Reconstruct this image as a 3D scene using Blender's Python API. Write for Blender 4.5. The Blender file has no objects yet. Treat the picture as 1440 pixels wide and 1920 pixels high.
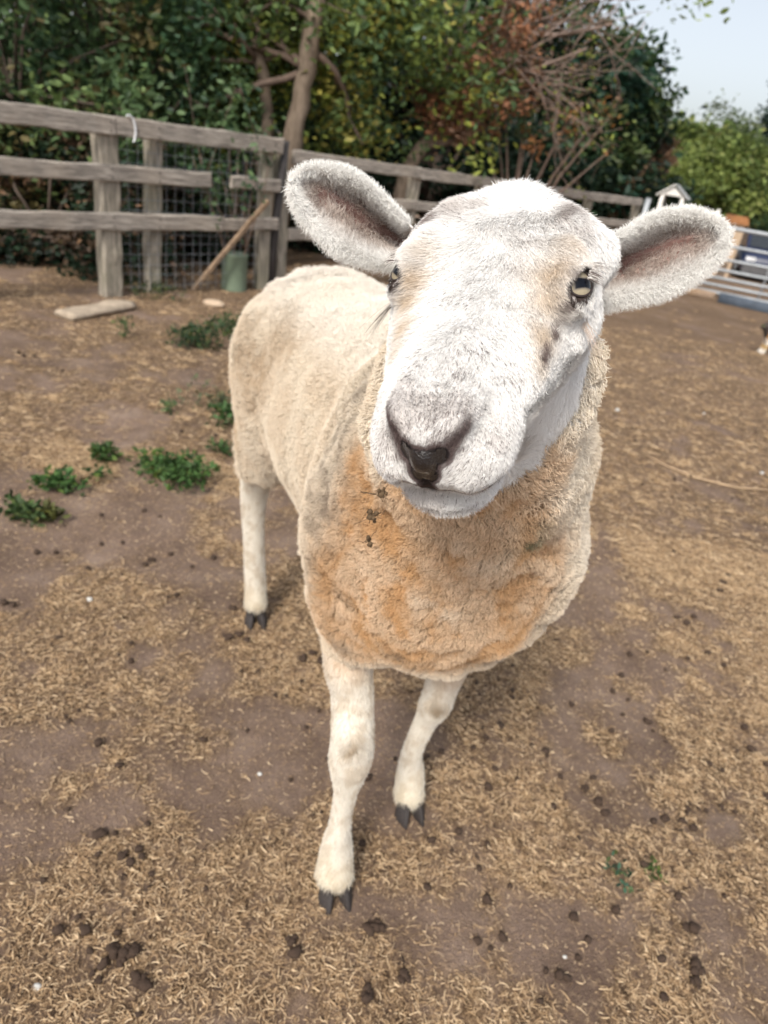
import bpy, math, numpy as np
from math import sin, cos, radians, pi, atan2
from mathutils import Matrix, Vector
sc = bpy.context.scene
COL = sc.collection
# ---------- camera ----------
CAM_H = 1.25; PITCH = radians(28); ROLL = radians(9.5); FPX = 1280.0
CFW = np.array([0, cos(PITCH), -sin(PITCH)]); _u = np.array([0, sin(PITCH), cos(PITCH)]); _r = np.array([1., 0, 0])
CRT = _r*cos(ROLL)+_u*sin(ROLL); CUP = -_r*sin(ROLL)+_u*cos(ROLL); CC = np.array([0, 0, CAM_H])
cam = bpy.data.cameras.new('camera'); cam.lens = 24; cam.sensor_width = 36; cam.clip_start = .02; cam.clip_end = 2000
cam.dof.use_dof = True; cam.dof.focus_distance = .535; cam.dof.aperture_fstop = 7.0
co = bpy.data.objects.new('camera', cam); COL.objects.link(co); sc.camera = co
M = np.eye(4); M[:3, 0] = CRT; M[:3, 1] = CUP; M[:3, 2] = -CFW; M[:3, 3] = CC
co.matrix_world = Matrix(M.tolist())
def ray(x, y): return CFW+CRT*(x-720)/FPX-CUP*(y-960)/FPX
def G(x, y, z=0.0):
    r = ray(x, y); return CC+r*((z-CAM_H)/r[2])
def at(x, y, Y):
    r = ray(x, y); return CC+r*(Y/r[1])
def proj(V):
    q = np.asarray(V)-CC; d = q@CFW
    return 720+FPX*(q@CRT)/d, 960-FPX*(q@CUP)/d, d
# ---------- light ----------
SUN_EL = radians(46); SUN_AZ = radians(200)      # azimuth measured clockwise from +Y
w = bpy.data.worlds.new('World'); sc.world = w; w.use_nodes = True
nt = w.node_tree; sky = nt.nodes.new('ShaderNodeTexSky'); sky.sky_type = 'NISHITA'; sky.sun_disc = False
sky.sun_elevation = SUN_EL; sky.sun_rotation = SUN_AZ; sky.air_density = 1.0; sky.dust_density = 3.0; sky.ozone_density = 1.0
hs = nt.nodes.new('ShaderNodeHueSaturation'); hs.inputs['Saturation'].default_value = .4; nt.links.new(sky.outputs[0], hs.inputs['Color'])
bg = nt.nodes['Background']; nt.links.new(hs.outputs[0], bg.inputs[0]); bg.inputs[1].default_value = .135
sun = bpy.data.lights.new('sun', 'SUN'); sun.energy = 2.1; sun.angle = radians(12); sun.color = (1, .93, .82)
so = bpy.data.objects.new('sun', sun); COL.objects.link(so)
sd = Vector((sin(SUN_AZ)*cos(SUN_EL), cos(SUN_AZ)*cos(SUN_EL), sin(SUN_EL)))
so.rotation_euler = sd.to_track_quat('Z', 'Y').to_euler()
sc.view_settings.view_transform = 'Standard'; sc.view_settings.look = 'None'; sc.view_settings.gamma = 1
sc.view_settings.exposure = EXPOSURE = .50
sc.cycles.use_denoising = True
rng=np.random.default_rng(7)
# ---------- numpy noise ----------
def _h(i,j,k,s):
    n=(i.astype(np.uint32)*np.uint32(374761393)+j.astype(np.uint32)*np.uint32(668265263)+k.astype(np.uint32)*np.uint32(2147483647)+np.uint32(s*1274126177&0xffffffff))
    n=(n^(n>>np.uint32(13)))*np.uint32(1274126177); n=n^(n>>np.uint32(16))
    return (n&np.uint32(0xffff)).astype(np.float32)/65535.0
def noise(p,scale=1.0,seed=0):
    p=np.asarray(p,np.float64)*scale+1000.0
    b=np.floor(p).astype(np.int64); f=(p-b).astype(np.float32); f=f*f*(3-2*f)
    r=0
    for dx in (0,1):
        for dy in (0,1):
            for dz in (0,1):
                w=(f[...,0] if dx else 1-f[...,0])*(f[...,1] if dy else 1-f[...,1])*(f[...,2] if dz else 1-f[...,2])
                r=r+w*_h(b[...,0]+dx,b[...,1]+dy,b[...,2]+dz,seed)
    return r
def fbm(p,scale,seed=0,o=3):
    a=0;t=0;w=1
    for i in range(o):
        a=a+w*noise(p,scale*2**i,seed+i*17); t+=w; w*=.5
    return a/t
def smooth(x,a,b):
    t=np.clip((x-a)/(b-a),0,1); return t*t*(3-2*t)
# ---------- implicit surface ----------
class Field:
    def __init__(s,xs,ys,zs):
        s.ax=[np.asarray(a,np.float32) for a in (xs,ys,zs)]
        s.F=np.full([len(a) for a in s.ax],.3,np.float32)
    def sub(s,lo,hi):
        sl=[slice(max(0,np.searchsorted(a,l)-1),min(len(a),np.searchsorted(a,h)+1)) for a,l,h in zip(s.ax,lo,hi)]
        g=np.stack(np.meshgrid(*[a[q] for a,q in zip(s.ax,sl)],indexing='ij'),-1)
        return tuple(sl),g
    def op(s,fn,lo,hi,k,cut=False):
        sl,g=s.sub(np.array(lo)-k-.02,np.array(hi)+k+.02)
        d=fn(g).astype(np.float32); f=s.F[sl]
        if cut: d=-d; h=np.clip(.5-.5*(f-d)/k,0,1); s.F[sl]=f*(1-h)+d*h+k*h*(1-h)
        else: h=np.clip(.5+.5*(f-d)/k,0,1); s.F[sl]=f*(1-h)+d*h-k*h*(1-h)
    def cone(s,a,b,ra,rb,k=.02,cut=False,sq=None):
        a=np.array(a,float);b=np.array(b,float); r=max(ra,rb)
        ba=b-a;l2=ba@ba+1e-12
        def fn(g):
            p=(g-a.astype(np.float32)); t=np.clip(p@ba.astype(np.float32)/l2,0,1)
            return np.linalg.norm(p-t[...,None]*ba.astype(np.float32),axis=-1)-(ra+(rb-ra)*t)
        s.op(fn,np.minimum(a,b)-r,np.maximum(a,b)+r,k,cut)
    def limb(s,leg,k):
        P=np.array([p for p,_ in leg]); R=np.array([r for _,r in leg])*.97; t=np.arange(len(leg),dtype=float); u=np.linspace(0,len(leg)-1,(len(leg)-1)*5+1)
        def cr(A):
            A=np.asarray(A,float).reshape(len(leg),-1); B=np.concatenate([2*A[:1]-A[1:2],A,2*A[-1:]-A[-2:-1]]); o=[]
            for x in u:
                i=min(int(x),len(leg)-2); f=x-i; a,b,c,d=B[i:i+4]; o.append(.5*(2*b+(c-a)*f+(2*a-5*b+4*c-d)*f*f+(3*b-a-3*c+d)*f**3))
            return np.array(o)
        Q=cr(P); q=cr(R)[:,0]
        def fn(g):
            d=None
            for a,b,ra,rb in zip(Q[:-1],Q[1:],q[:-1],q[1:]):
                ba=(b-a).astype(np.float32); p=g-a.astype(np.float32); tt=np.clip(p@ba/(ba@ba+1e-12),0,1); e=np.linalg.norm(p-tt[...,None]*ba,axis=-1)-(ra+(rb-ra)*tt)
                d=e if d is None else np.minimum(d,e)
            return d
        s.op(fn,Q.min(0)-q.max(),Q.max(0)+q.max(),k)
    def ell(s,c,M,r,k=.02,cut=False):
        c=np.array(c,float);r=np.array(r,float);M=np.array(M,float) # columns=axes
        R=np.abs(M)@r
        def fn(g):
            q=(g-c.astype(np.float32))@M.astype(np.float32)
            k0=np.linalg.norm(q/r,axis=-1);k1=np.linalg.norm(q/(r*r),axis=-1)+1e-9
            return k0*(k0-1)/k1
        s.op(fn,c-R,c+R,k,cut)
    def mesh(s):
        F=s.F; S=F<0
        nx,ny,nz=F.shape
        cnt=np.zeros((nx-1,ny-1,nz-1),np.int8)
        for a in (0,1):
            for b in (0,1):
                for c in (0,1): cnt+=S[a:nx-1+a,b:ny-1+b,c:nz-1+c]
        ids=np.argwhere((cnt>0)&(cnt<8)); idx=np.full(cnt.shape,-1,np.int32); idx[tuple(ids.T)]=np.arange(len(ids))
        acc=np.zeros((len(ids),3));n=np.zeros(len(ids))
        def pos(i,o): return np.stack([s.ax[d][i[:,d]+o[d]] for d in range(3)],1).astype(np.float64)
        for d in range(3):
            for u in (0,1):
                for v in (0,1):
                    o=[0,0,0]; e=[x for x in range(3) if x!=d]; o[e[0]]=u;o[e[1]]=v; o2=list(o);o2[d]=1
                    f0=F[ids[:,0]+o[0],ids[:,1]+o[1],ids[:,2]+o[2]];f1=F[ids[:,0]+o2[0],ids[:,1]+o2[1],ids[:,2]+o2[2]]
                    m=(f0<0)!=(f1<0); t=f0[m]/(f0[m]-f1[m])
                    p=pos(ids[m],o)*(1-t[:,None])+pos(ids[m],o2)*t[:,None]
                    acc[m]+=p;n[m]+=1
        V=acc/n[:,None]; Q=[]
        for d in range(3):
            e=[x for x in range(3) if x!=d]
            sa=[slice(1,-1)]*3; sb=[slice(1,-1)]*3; sa[d]=slice(0,-1); sb[d]=slice(1,None)
            A=S[tuple(sa)];B=S[tuple(sb)]; w=np.argwhere(A!=B); inside=A[tuple(w.T)]
            c=w.copy(); c[:,e[0]]+=1;c[:,e[1]]+=1
            def cell(u,v):
                q=c.copy(); q[:,e[0]]-=u;q[:,e[1]]-=v; return idx[tuple(q.T)]
            q=np.stack([cell(0,0),cell(1,0),cell(1,1),cell(0,1)],1)
            flip=inside if d!=1 else ~inside
            q[~flip]=q[~flip][:,::-1]; Q.append(q)
        Q=np.concatenate(Q); Q=Q[(Q>=0).all(1)]
        return V,Q
def normals(V,Q):
    n=np.cross(V[Q[:,2]]-V[Q[:,0]],V[Q[:,3]]-V[Q[:,1]]); N=np.zeros_like(V)
    for i in range(4): np.add.at(N,Q[:,i],n)
    return N/(np.linalg.norm(N,axis=1,keepdims=True)+1e-12)
# ---------- scene helpers ----------
def tag(o, label=None, cat=None, group=None, kind=None):
    if label: o['label'] = label
    if cat: o['category'] = cat
    if group: o['group'] = group
    if kind: o['kind'] = kind
    return o
def empty(name, loc=(0, 0, 0), **k):
    o = bpy.data.objects.new(name, None); COL.objects.link(o); o.location = [float(v) for v in loc]; o.empty_display_size = .1
    return tag(o, **k)
def add(name, V, Q, mat, parent=None, smoothed=True, col=None, base=None, **k):
    """one mesh object; V in world space; made relative to parent (or to base point)"""
    V = np.asarray(V, float); org = np.zeros(3)
    if parent is not None: org = wloc(parent)
    if base is not None: org = np.array(base, float)
    me = bpy.data.meshes.new(name)
    Q = np.asarray(Q) if not isinstance(Q, list) else Q
    if isinstance(Q, np.ndarray):
        n, m = Q.shape; me.vertices.add(len(V)); me.vertices.foreach_set('co', (V-org).astype(np.float32).ravel())
        me.loops.add(n*m); me.loops.foreach_set('vertex_index', Q.astype(np.int32).ravel())
        me.polygons.add(n); me.polygons.foreach_set('loop_start', np.arange(0, n*m, m, dtype=np.int32))
        me.update(calc_edges=True)
    else:
        me.from_pydata((V-org).tolist(), [], [list(map(int, q)) for q in Q])
    if smoothed: me.polygons.foreach_set('use_smooth', [True]*len(me.polygons))
    me.validate()
    if col is not None:
        a = me.color_attributes.new('col', 'FLOAT_COLOR', 'POINT')
        c = np.ones((len(V), 4), np.float32); c[:, :3] = col; a.data.foreach_set('color', c.ravel())
    me.materials.append(mat)
    o = bpy.data.objects.new(name, me); COL.objects.link(o)
    if parent is not None:
        o.parent = parent
        if base is not None: o.location = (org-wloc(parent)).tolist()
    elif base is not None: o.location = org.tolist()
    return tag(o, **k)
def wloc(o):
    p = np.array(o.location)
    while o.parent: o = o.parent; p = p+np.array(o.location)
    return p
class NT:
    def __init__(s, name):
        s.m = bpy.data.materials.new(name); s.m.use_nodes = True; s.t = s.m.node_tree; s.b = s.t.nodes['Principled BSDF']
    def n(s, typ, ins=None, **props):
        n = s.t.nodes.new('ShaderNode'+typ)
        for k, v in props.items(): setattr(n, k, v)
        for k, v in (ins or {}).items(): s.set(n.inputs[k], v)
        return n
    def set(s, sock, v):
        if hasattr(v, 'is_output'): s.t.links.new(v, sock)
        else: sock.default_value = v
    def noise(s, scale, detail=4, rough=.55, vec=None):
        n = s.n('TexNoise', {'Scale': scale, 'Detail': detail, 'Roughness': rough})
        if vec is not None: s.set(n.inputs['Vector'], vec)
        return n.outputs[0]
    def ramp(s, fac, stops):
        r = s.n('ValToRGB', {0: fac}); e = r.color_ramp.elements
        while len(e) < len(stops): e.new(.5)
        for i, (p, c) in enumerate(stops): e[i].position = p; e[i].color = (*c, 1) if len(c) == 3 else c
        return r.outputs[0]
    def mix(s, f, a, b, mode='MIX'):
        m = s.n('Mix', data_type='RGBA', blend_type=mode)
        s.set(m.inputs[0], f)
        for i, v in ((6, a), (7, b)): s.set(m.inputs[i], (*v, 1) if isinstance(v, tuple) and len(v) == 3 else v)
        return m.outputs[2]
    def bump(s, h, strength=.4, dist=.01):
        b = s.n('Bump', {'Height': h, 'Strength': strength, 'Distance': dist}); s.t.links.new(b.outputs[0], s.b.inputs['Normal'])
    def obj(s, scale=(1, 1, 1)):
        t = s.n('TexCoord'); m = s.n('Mapping', {0: t.outputs['Object']}); m.inputs['Scale'].default_value = scale; return m.outputs[0]
    def done(s, color=None, rough=.8, spec=.3, **k):
        if color is not None: s.set(s.b.inputs['Base Color'], (*color, 1) if isinstance(color, tuple) and len(color) == 3 else color)
        s.b.inputs['Roughness'].default_value = rough; s.b.inputs['Specular IOR Level'].default_value = spec
        for a, v in k.items(): s.b.inputs[a.replace('_', ' ')].default_value = v
        return s.m
def plain(name, c, rough=.8, spec=.3, var=.25, scale=12, **k):
    m = NT(name); n = m.noise(scale, 5, .6, m.obj()); lo = tuple(v*(1-var) for v in c); hi = tuple(min(1, v*(1+var)) for v in c)
    return m.done(m.ramp(n, [(.3, lo), (.7, hi)]), rough, spec, **k)
def attrmat(name, rough=.7, spec=.2, transl=0, var=0, scale=50):
    m = NT(name); a = m.n('Attribute', attribute_name='col').outputs[0]
    if var:
        n = m.noise(scale, 5, .6, m.obj()); a = m.mix(1.0, a, m.ramp(n, [(.25, (1-var,)*3), (.75, (1+var,)*3)]), 'MULTIPLY')
    m.done(a, rough, spec)
    if transl:
        tr = m.n('BsdfTranslucent'); m.set(tr.inputs[0], a); mx = m.n('MixShader'); mx.inputs[0].default_value = transl
        out = m.t.nodes['Material Output']; m.t.links.new(m.b.outputs[0], mx.inputs[1]); m.t.links.new(tr.outputs[0], mx.inputs[2]); m.t.links.new(mx.outputs[0], out.inputs[0])
    return m.m
def curves(name, P, rad, col, mat, parent=None, **k):
    """P (n,k,3) world, rad (n,k), col (n,k,3) -> one hair-curves object"""
    n, m = P.shape[:2]; cu = bpy.data.hair_curves.new(name); cu.add_curves([m]*n)
    org = wloc(parent) if parent is not None else np.zeros(3)
    cu.attributes['position'].data.foreach_set('vector', (P-org).astype(np.float32).ravel())
    r = cu.attributes.get('radius') or cu.attributes.new('radius', 'FLOAT', 'POINT'); r.data.foreach_set('value', rad.astype(np.float32).ravel())
    c = np.ones((n, m, 4), np.float32); c[..., :3] = col
    a = cu.attributes.new('col', 'FLOAT_COLOR', 'POINT'); a.data.foreach_set('color', c.ravel())
    cu.materials.append(mat); o = bpy.data.objects.new(name, cu); COL.objects.link(o)
    if parent is not None: o.parent = parent
    return tag(o, **k)
def tube(P, R, sides=8, cap=True):
    P = np.asarray(P, float); R = np.broadcast_to(np.asarray(R, float), (len(P),))
    T = np.gradient(P, axis=0); T /= np.linalg.norm(T, axis=1, keepdims=True)+1e-12
    ref = np.array([0, 0, 1.]) if abs(T[0, 2]) < .9 else np.array([1., 0, 0]); V = []
    u = np.cross(T[0], ref); u /= np.linalg.norm(u)
    a = np.linspace(0, 2*pi, sides, endpoint=False)
    for i in range(len(P)):
        u = u-T[i]*(u@T[i]); u /= np.linalg.norm(u)+1e-12; v = np.cross(T[i], u)
        V.append(P[i]+R[i]*(np.cos(a)[:, None]*u+np.sin(a)[:, None]*v))
    V = np.concatenate(V); Q = []
    for i in range(len(P)-1):
        for j in range(sides):
            k = (j+1) % sides; Q.append([i*sides+j, i*sides+k, (i+1)*sides+k, (i+1)*sides+j])
    if cap: Q.append(list(range(sides))[::-1]); Q.append([(len(P)-1)*sides+j for j in range(sides)])
    return V, Q
def box(c, size, ax=None, bev=.0, seed=0, rough=0.0, cuts=1):
    """box with worn chamfered edges, ax columns = axes; cuts along the first axis"""
    s = np.array(size, float)/2; c = np.array(c, float); ax = np.eye(3) if ax is None else np.array(ax, float)
    b = min(bev, s[1]*.8, s[2]*.8); xs = np.linspace(-s[0], s[0], cuts+1)
    prof = np.array([(-s[1]+b, -s[2]), (s[1]-b, -s[2]), (s[1], -s[2]+b), (s[1], s[2]-b), (s[1]-b, s[2]), (-s[1]+b, s[2]), (-s[1], s[2]-b), (-s[1], -s[2]+b)]) if b > 0 else np.array([(-s[1], -s[2]), (s[1], -s[2]), (s[1], s[2]), (-s[1], s[2])])
    m = len(prof); V = []
    for x in xs: V += [(x, p[0], p[1]) for p in prof]
    V = np.array(V)
    if rough: V[:, 1:] += (np.stack([noise(V+seed*3.1, 9, 3), noise(V+seed*7.7, 9, 4)], 1)-.5)*2*rough
    Q = []
    for i in range(cuts):
        for j in range(m):
            k = (j+1) % m; Q.append([i*m+j, i*m+k, (i+1)*m+k, (i+1)*m+j])
    Q.append(list(range(m))[::-1]); Q.append([cuts*m+j for j in range(m)])
    return V@ax.T+c, Q
def join(parts):
    V = []; Q = []; o = 0
    for v, q in parts:
        V.append(v); Q += [[int(i)+o for i in f] for f in q]; o += len(v)
    return np.concatenate(V), Q
def ico(r=1, sub=2):
    import bmesh
    bm = bmesh.new(); bmesh.ops.create_icosphere(bm, subdivisions=sub, radius=r)
    V = np.array([v.co[:] for v in bm.verts]); Q = np.array([[v.index for v in f.verts] for f in bm.faces]); bm.free(); return V, Q
def copy_tree(o, parent=None):
    c = o.copy(); COL.objects.link(c); c.parent = parent
    for ch in o.children: copy_tree(ch, c)
    return c
def axis(segs):
    out=[segs[0][0]]
    for a,b,h in segs:
        n=max(1,round((b-a)/h)); out+=list(np.linspace(a,b,n+1)[1:])
    return out
MOU=[(.159,0,-.083),(.153,.015,-.0885),(.141,.030,-.0945),(.118,.043,-.098)]

# ---------- ground ----------
def terrain(x, y):
    p = np.stack([x, y, 0*x], -1)
    near = smooth(9-y, 0, 5)
    z = (fbm(p, 2.2, 5, 3)-.5)*.035*near+(fbm(p, 14, 9, 3)-.5)*.012*near
    z = z-.9*smooth(y, 12.5, 24)
    return z
def straw_mask(x, y):
    p = np.stack([x, y, 0*x], -1)
    m = .60*fbm(p, 2.6, 21, 3)+.40*fbm(p, 9, 31, 3)
    m = m+.03+.085*smooth(x, -.05, .45)-.03*smooth(-x, .0, .9)*smooth(y, .5, 1.0)*(1-smooth(y, 1.8, 2.6))
    m = m-.09*np.exp(-(((x+.42)/.22)**2+((y-1.0)/.22)**2))-.08*np.exp(-(((x+.16)/.16)**2+((y-.98)/.10)**2))+.03*smooth(y, 1.8, 3)
    return m
gx = np.array(axis([(-120, -20, 10), (-20, -6, 1), (-6, -2, .10), (-2, 2, .012), (2, 8, .10), (8, 20, 1), (20, 120, 10)]))
gy = np.array(axis([(-30, -2, 4), (-2, .25, .15), (.25, 3.0, .012), (3.0, 9, .05), (9, 30, 1), (30, 300, 15)]))
GX, GY = np.meshgrid(gx, gy, indexing='ij'); GZ = terrain(GX, GY)
V = np.stack([GX, GY, GZ], -1).reshape(-1, 3); ny = len(gy)
i = (np.arange(len(gx)-1)[:, None]*ny+np.arange(ny-1)[None]).ravel(); Q = np.stack([i, i+ny, i+ny+1, i+1], 1)
msk = smooth(straw_mask(V[:, 0], V[:, 1]), .42, .56)
m = NT('dry_paddock_soil'); oc = m.obj()
soil = m.ramp(m.noise(5, 8, .65, oc), [(.25, (.145, .097, .072)), (.5, (.235, .166, .128)), (.75, (.37, .277, .22))])
litter = m.ramp(m.noise(90, 5, .75, m.obj((1, .55, 1))), [(.36, (.055, .035, .023)), (.52, (.20, .13, .078)), (.68, (.55, .39, .23))])
soil = m.mix(m.ramp(m.noise(120, 3, .8, oc), [(.54, (0, 0, 0)), (.66, (.75,)*3)]), soil, (.44, .31, .20))
soil = m.mix(m.ramp(m.noise(75, 4, .8, m.obj((1, 1, 1.1))), [(.60, (0, 0, 0)), (.70, (.8,)*3)]), soil, (.10, .065, .045))
sep = m.n('SeparateColor', {0: m.n('Attribute', attribute_name='col').outputs[0]})
fac = m.n('Math', {0: sep.outputs[0], 1: m.ramp(m.noise(26, 4, .6, oc), [(.35, (.35,)*3), (.6, (1,)*3)])}, operation='MULTIPLY').outputs[0]
base = m.mix(fac, soil, litter)
big = m.ramp(m.noise(1.3, 4, .6, oc), [(.3, (.76,)*3), (.7, (1.15,)*3)])
base = m.mix(1.0, base, big, 'MULTIPLY')
hh = m.n('Math', {0: m.noise(60, 8, .75, oc), 1: m.noise(250, 3, .7, oc)}, operation='ADD').outputs[0]
m.bump(hh, .75, .012); GROUND = m.done(base, .95, .15)
add('ground', V, Q, GROUND, col=np.stack([msk]*3, 1), kind='structure')
# straw and dead grass
rg = np.random.default_rng(3)
def straw(n, region, lr, tuft=False, floor=.05, thr=.43):
    ok = []; c = 0
    while c < n:
        x, y = region(n*2); mk = straw_mask(x, y); p = smooth(mk, thr, .575)*(1-floor)+floor
        s = rg.random(len(x)) < p; ok.append(np.stack([x[s], y[s]], 1)); c += s.sum()
    xy = np.concatenate(ok)[:n]
    K = 5; th = rg.random(n)*2*pi; L = lr[0]+(lr[1]-lr[0])*rg.random(n)**1.8
    if tuft:      # gather roots in tufts, blades radiate and stand a little
        nt_ = n//26; ci = rg.integers(0, nt_, n); cen = xy[:nt_][ci]; off = rg.normal(0, .007, (n, 2)); xy = cen+off; th = np.arctan2(off[:, 1], off[:, 0])+rg.normal(0, .6, n)
        elev = np.abs(rg.normal(.5, .4, n))
    else: elev = rg.normal(.08, .18, n)
    curl = rg.normal(0, .9, n); t = np.linspace(0, 1, K); P = np.zeros((n, K, 3))
    P[:, 0, :2] = xy; P[:, 0, 2] = terrain(xy[:, 0], xy[:, 1])+.001+rg.random(n)*.006
    for k in range(1, K):
        a = th+curl*t[k]; e = elev*(1-1.6*t[k]); st = (L/(K-1))
        P[:, k, 0] = P[:, k-1, 0]+st*np.cos(a)*np.cos(e); P[:, k, 1] = P[:, k-1, 1]+st*np.sin(a)*np.cos(e); P[:, k, 2] = P[:, k-1, 2]+st*np.sin(e)
    gz = terrain(P[..., 0], P[..., 1]); P[..., 2] = np.maximum(P[..., 2], gz+.0012)
    dist = np.linalg.norm(P[:, 0]-CC, axis=1)
    R = (.00026+.00062*rg.random(n)**3)[:, None]*np.array([1, 1.1, 1, .8, .35])*(.7+.35*np.clip(dist, .8, 4))[:, None]
    c0 = np.array([.42, .28, .155]); c1 = np.array([.82, .63, .41]); c2 = np.array([.12, .075, .045]); u = rg.random(n)[:, None]; d = (rg.random(n) < .35)[:, None]
    col = np.where(d, c2+(c0-c2)*u, c0+(c1-c0)*u**1.5)
    return P, R, np.repeat(col[:, None], K, 1)
near = lambda n: (rg.random(n)*3.4-1.4, .35+rg.random(n)**1.3*2.2)
def fan(y0, y1):
    def f(n):
        y = y0+(y1-y0)*rg.random(n)**1.2; return (rg.random(n)*1.6-.85)*y*1.15, y
    return f
STRAW = attrmat('straw', .75, .25)
sets = [straw(120000, near, (.004, .024), False, .05, .45), straw(90000, near, (.003, .012), False, .30), straw(30000, near, (.007, .026), True, .02, .47), straw(70000, fan(2.2, 7), (.012, .05), False, .15), straw(26000, fan(2.2, 9), (.02, .05), True)]
curves('dead_grass', *[np.concatenate([s[i] for s in sets]) for i in range(3)], STRAW, label='pale dry straw and dead grass strewn over the paddock soil', cat='grass', kind='stuff')
# droppings
dm = NT('dung'); dm.bump(dm.noise(120, 4, .7), .6, .003); DUNG = dm.done(dm.ramp(dm.noise(60, 4), [(.3, (.028, .018, .013)), (.7, (.11, .07, .048))]), .7, .3)
DM = []
for k in range(6):
    V0, Q0 = ico(1, 2); V0 = V0*np.array([1, .8+.2*(k % 3), .72]); V0 = V0*(1+.75*(fbm(V0+k*5, 1.6, k, 3)-.5)[:, None]*2)
    if k >= 4: V0 = np.concatenate([V0, V0*.7+np.array([1.1, .5, -.2]), V0*.85+np.array([.9, -.8, -.1])]); Q0 = np.concatenate([Q0, Q0+len(V0)//3, Q0+2*len(V0)//3])
    DM.append((V0*.01, Q0))
made = {}
spots = [(1100,1478,1.2),(1120,1505,1.1),(1135,1525,.9),(1302,1812,1.7),(1306,1842,1.3),(1300,1745,1.1),(1285,1740,.8),(1270,1682,.9),(1225,1540,.9),(1300,1554,.9),(1280,1540,.8),(1152,1710,1),(1205,1625,1),(1072,1725,1),(913,1688,.9),(858,1562,.9),(808,1580,.9),(893,1770,.8),(940,1762,.8),(1100,1765,.8),(1238,1805,.9),(825,1415,.8),(938,1362,.9),(905,1365,.6),(910,1385,.7),(1022,1412,1),(997,1398,.6),(915,1480,1.1),(928,1445,.8),(1050,1457,.7),(1112,1458,.7),(1146,1370,.8),(1150,1295,.9),(1270,1160,1.3),(1285,1172,1.1),(1300,1158,1),(1360,1090,1.6),(1350,1105,1.3),(1368,1075,1.2),(1316,900,1),(1218,712,1),(1265,712,.8),(1275,710,1),(1183,805,.9),(1290,1235,.8),(1355,1250,.9),(1180,1230,.9),(1212,1225,.7),(1410,1405,1.1),(1395,1365,.9),(1436,1495,1.3),(1437,1435,.9),(757,1830,1.4),(702,1748,1.5),(690,1752,1),(686,1860,1.2),(685,1878,1),(545,1775,1.2),(552,1795,1),(268,1848,1.3),(258,1838,1),(275,1855,.9),(250,1785,1),(215,1792,1.1),(240,1782,.9),(230,1610,1.2),(187,1568,1.1),(275,1548,.7),(222,1438,.9),(185,1395,1),(130,1355,.5),(1044,1835,1),(1058,1840,.8),(430,1195,1.6),(448,1190,1),(570,1235,1.5),(585,1225,1.1),(600,1240,.9),(280,1050,1.4),(272,1060,1),(230,1018,.8),(190,1020,.7),(320,1040,.8),(10,1138,1.1),(25,1142,1),(330,1115,.8),(400,1045,.9),(360,1062,.7),(190,965,.8),(340,815,1),(405,820,.9),(395,565,.7),(35,665,1),(45,670,1),(64,672,1),(265,605,.8)]
n0 = len(spots); r2 = np.random.default_rng(11)
clus = [(r2.random()*1440, 650+r2.random()*1230) for _ in range(26)]
while len(spots) < 300:
    x, y = r2.random()*1440, 620+r2.random()*1290
    if r2.random() < .55: cx_, cy_ = clus[r2.integers(0, 26)]; x, y = cx_+r2.normal()*38, cy_+r2.normal()*24
    if y < 600: continue
    if x < 700 and y > 1250 and r2.random() < .3: continue
    if x > 1150 or y > 950 or r2.random() < .25: spots.append((x, y, .50+.50*r2.random()**2))
for i, (x, y, s) in enumerate(spots):
    p = G(x, y); k = (4+i % 2) if (s > 1.15 or (i >= n0 and i % 7 == 0)) else i % 4
    if k not in made: o = add('sheep_dropping', DM[k][0], DM[k][1], DUNG); made[k] = o.data
    else: o = bpy.data.objects.new('sheep_dropping', made[k]); COL.objects.link(o)
    s = s*(1.0 if k < 4 else .62)
    o.location = (p[0], p[1], float(terrain(np.array(p[0]), np.array(p[1])))+.008*s); o.scale = (s, s, s); o.rotation_euler = (0, 0, r2.random()*6.28)
    tag(o, 'small dark brown sheep dropping lying on the dry paddock ground', 'dropping', 'sheep droppings scattered on the paddock')
# pale stones
PALE = plain('pale_stone', (.58, .57, .54), .7, .3, .12, 60); TAN = plain('tan_stone', (.52, .40, .29), .9, .2, .2, 20)
for x, y, s, l in [(487,1452,.006,'tiny white pebble on bare soil left of the near foreleg'),(1158,768,.014,'round white pebble on the ground right of the sheep neck'),(1320,775,.009,'faint whitish pebble right of the round white one'),(1428,888,.012,'white pebble near the right edge of the photo'),(70,1852,.008,'small cream stone at the lower left corner'),(168,1127,.009,'small white stone on soil left of the hind leg'),(1057,1798,.004,'speck of white stone at the bottom among the straw')]:
    p = G(x, y); V0, Q0 = ico(s, 2); V0 *= np.array([1, .8, .7]); V0 *= 1+.25*(noise(V0+x, 90, 2)-.5)[:, None]
    add('pebble', V0+[p[0], p[1], float(terrain(np.array(p[0]), np.array(p[1])))+s*.4], Q0, PALE, base=(p[0], p[1], 0), label=l, cat='stone', group='pale pebbles on the ground')
p = G(400, 573); V0, Q0 = ico(.075, 3); V0 *= np.array([1.1, .7, .42]); V0 *= 1+.3*(noise(V0, 12, 2)-.5)[:, None]
add('stone', V0+[p[0], p[1], .015], Q0, TAN, base=(p[0], p[1], 0), label='flat tan stone on the ground in front of the green tube', cat='stone')
# stick on the ground and yellow stalks
STK = plain('dry_stick', (.42, .30, .19), .9, .2)
pts = [G(1195, 850), G(1250, 880), G(1310, 900), G(1380, 915), G(1460, 922)]
P = np.array([[p[0], p[1], float(terrain(np.array(p[0]), np.array(p[1])))+.010] for p in pts])
add('stick', *tube(P, [.003, .005, .006, .006, .005], 6), STK, base=(P[2][0], P[2][1], 0), label='long thin dry stalk lying on the ground right of the sheep', cat='stick')
YST = plain('yellow_straw', (.62, .42, .14), .7, .3)
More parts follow.
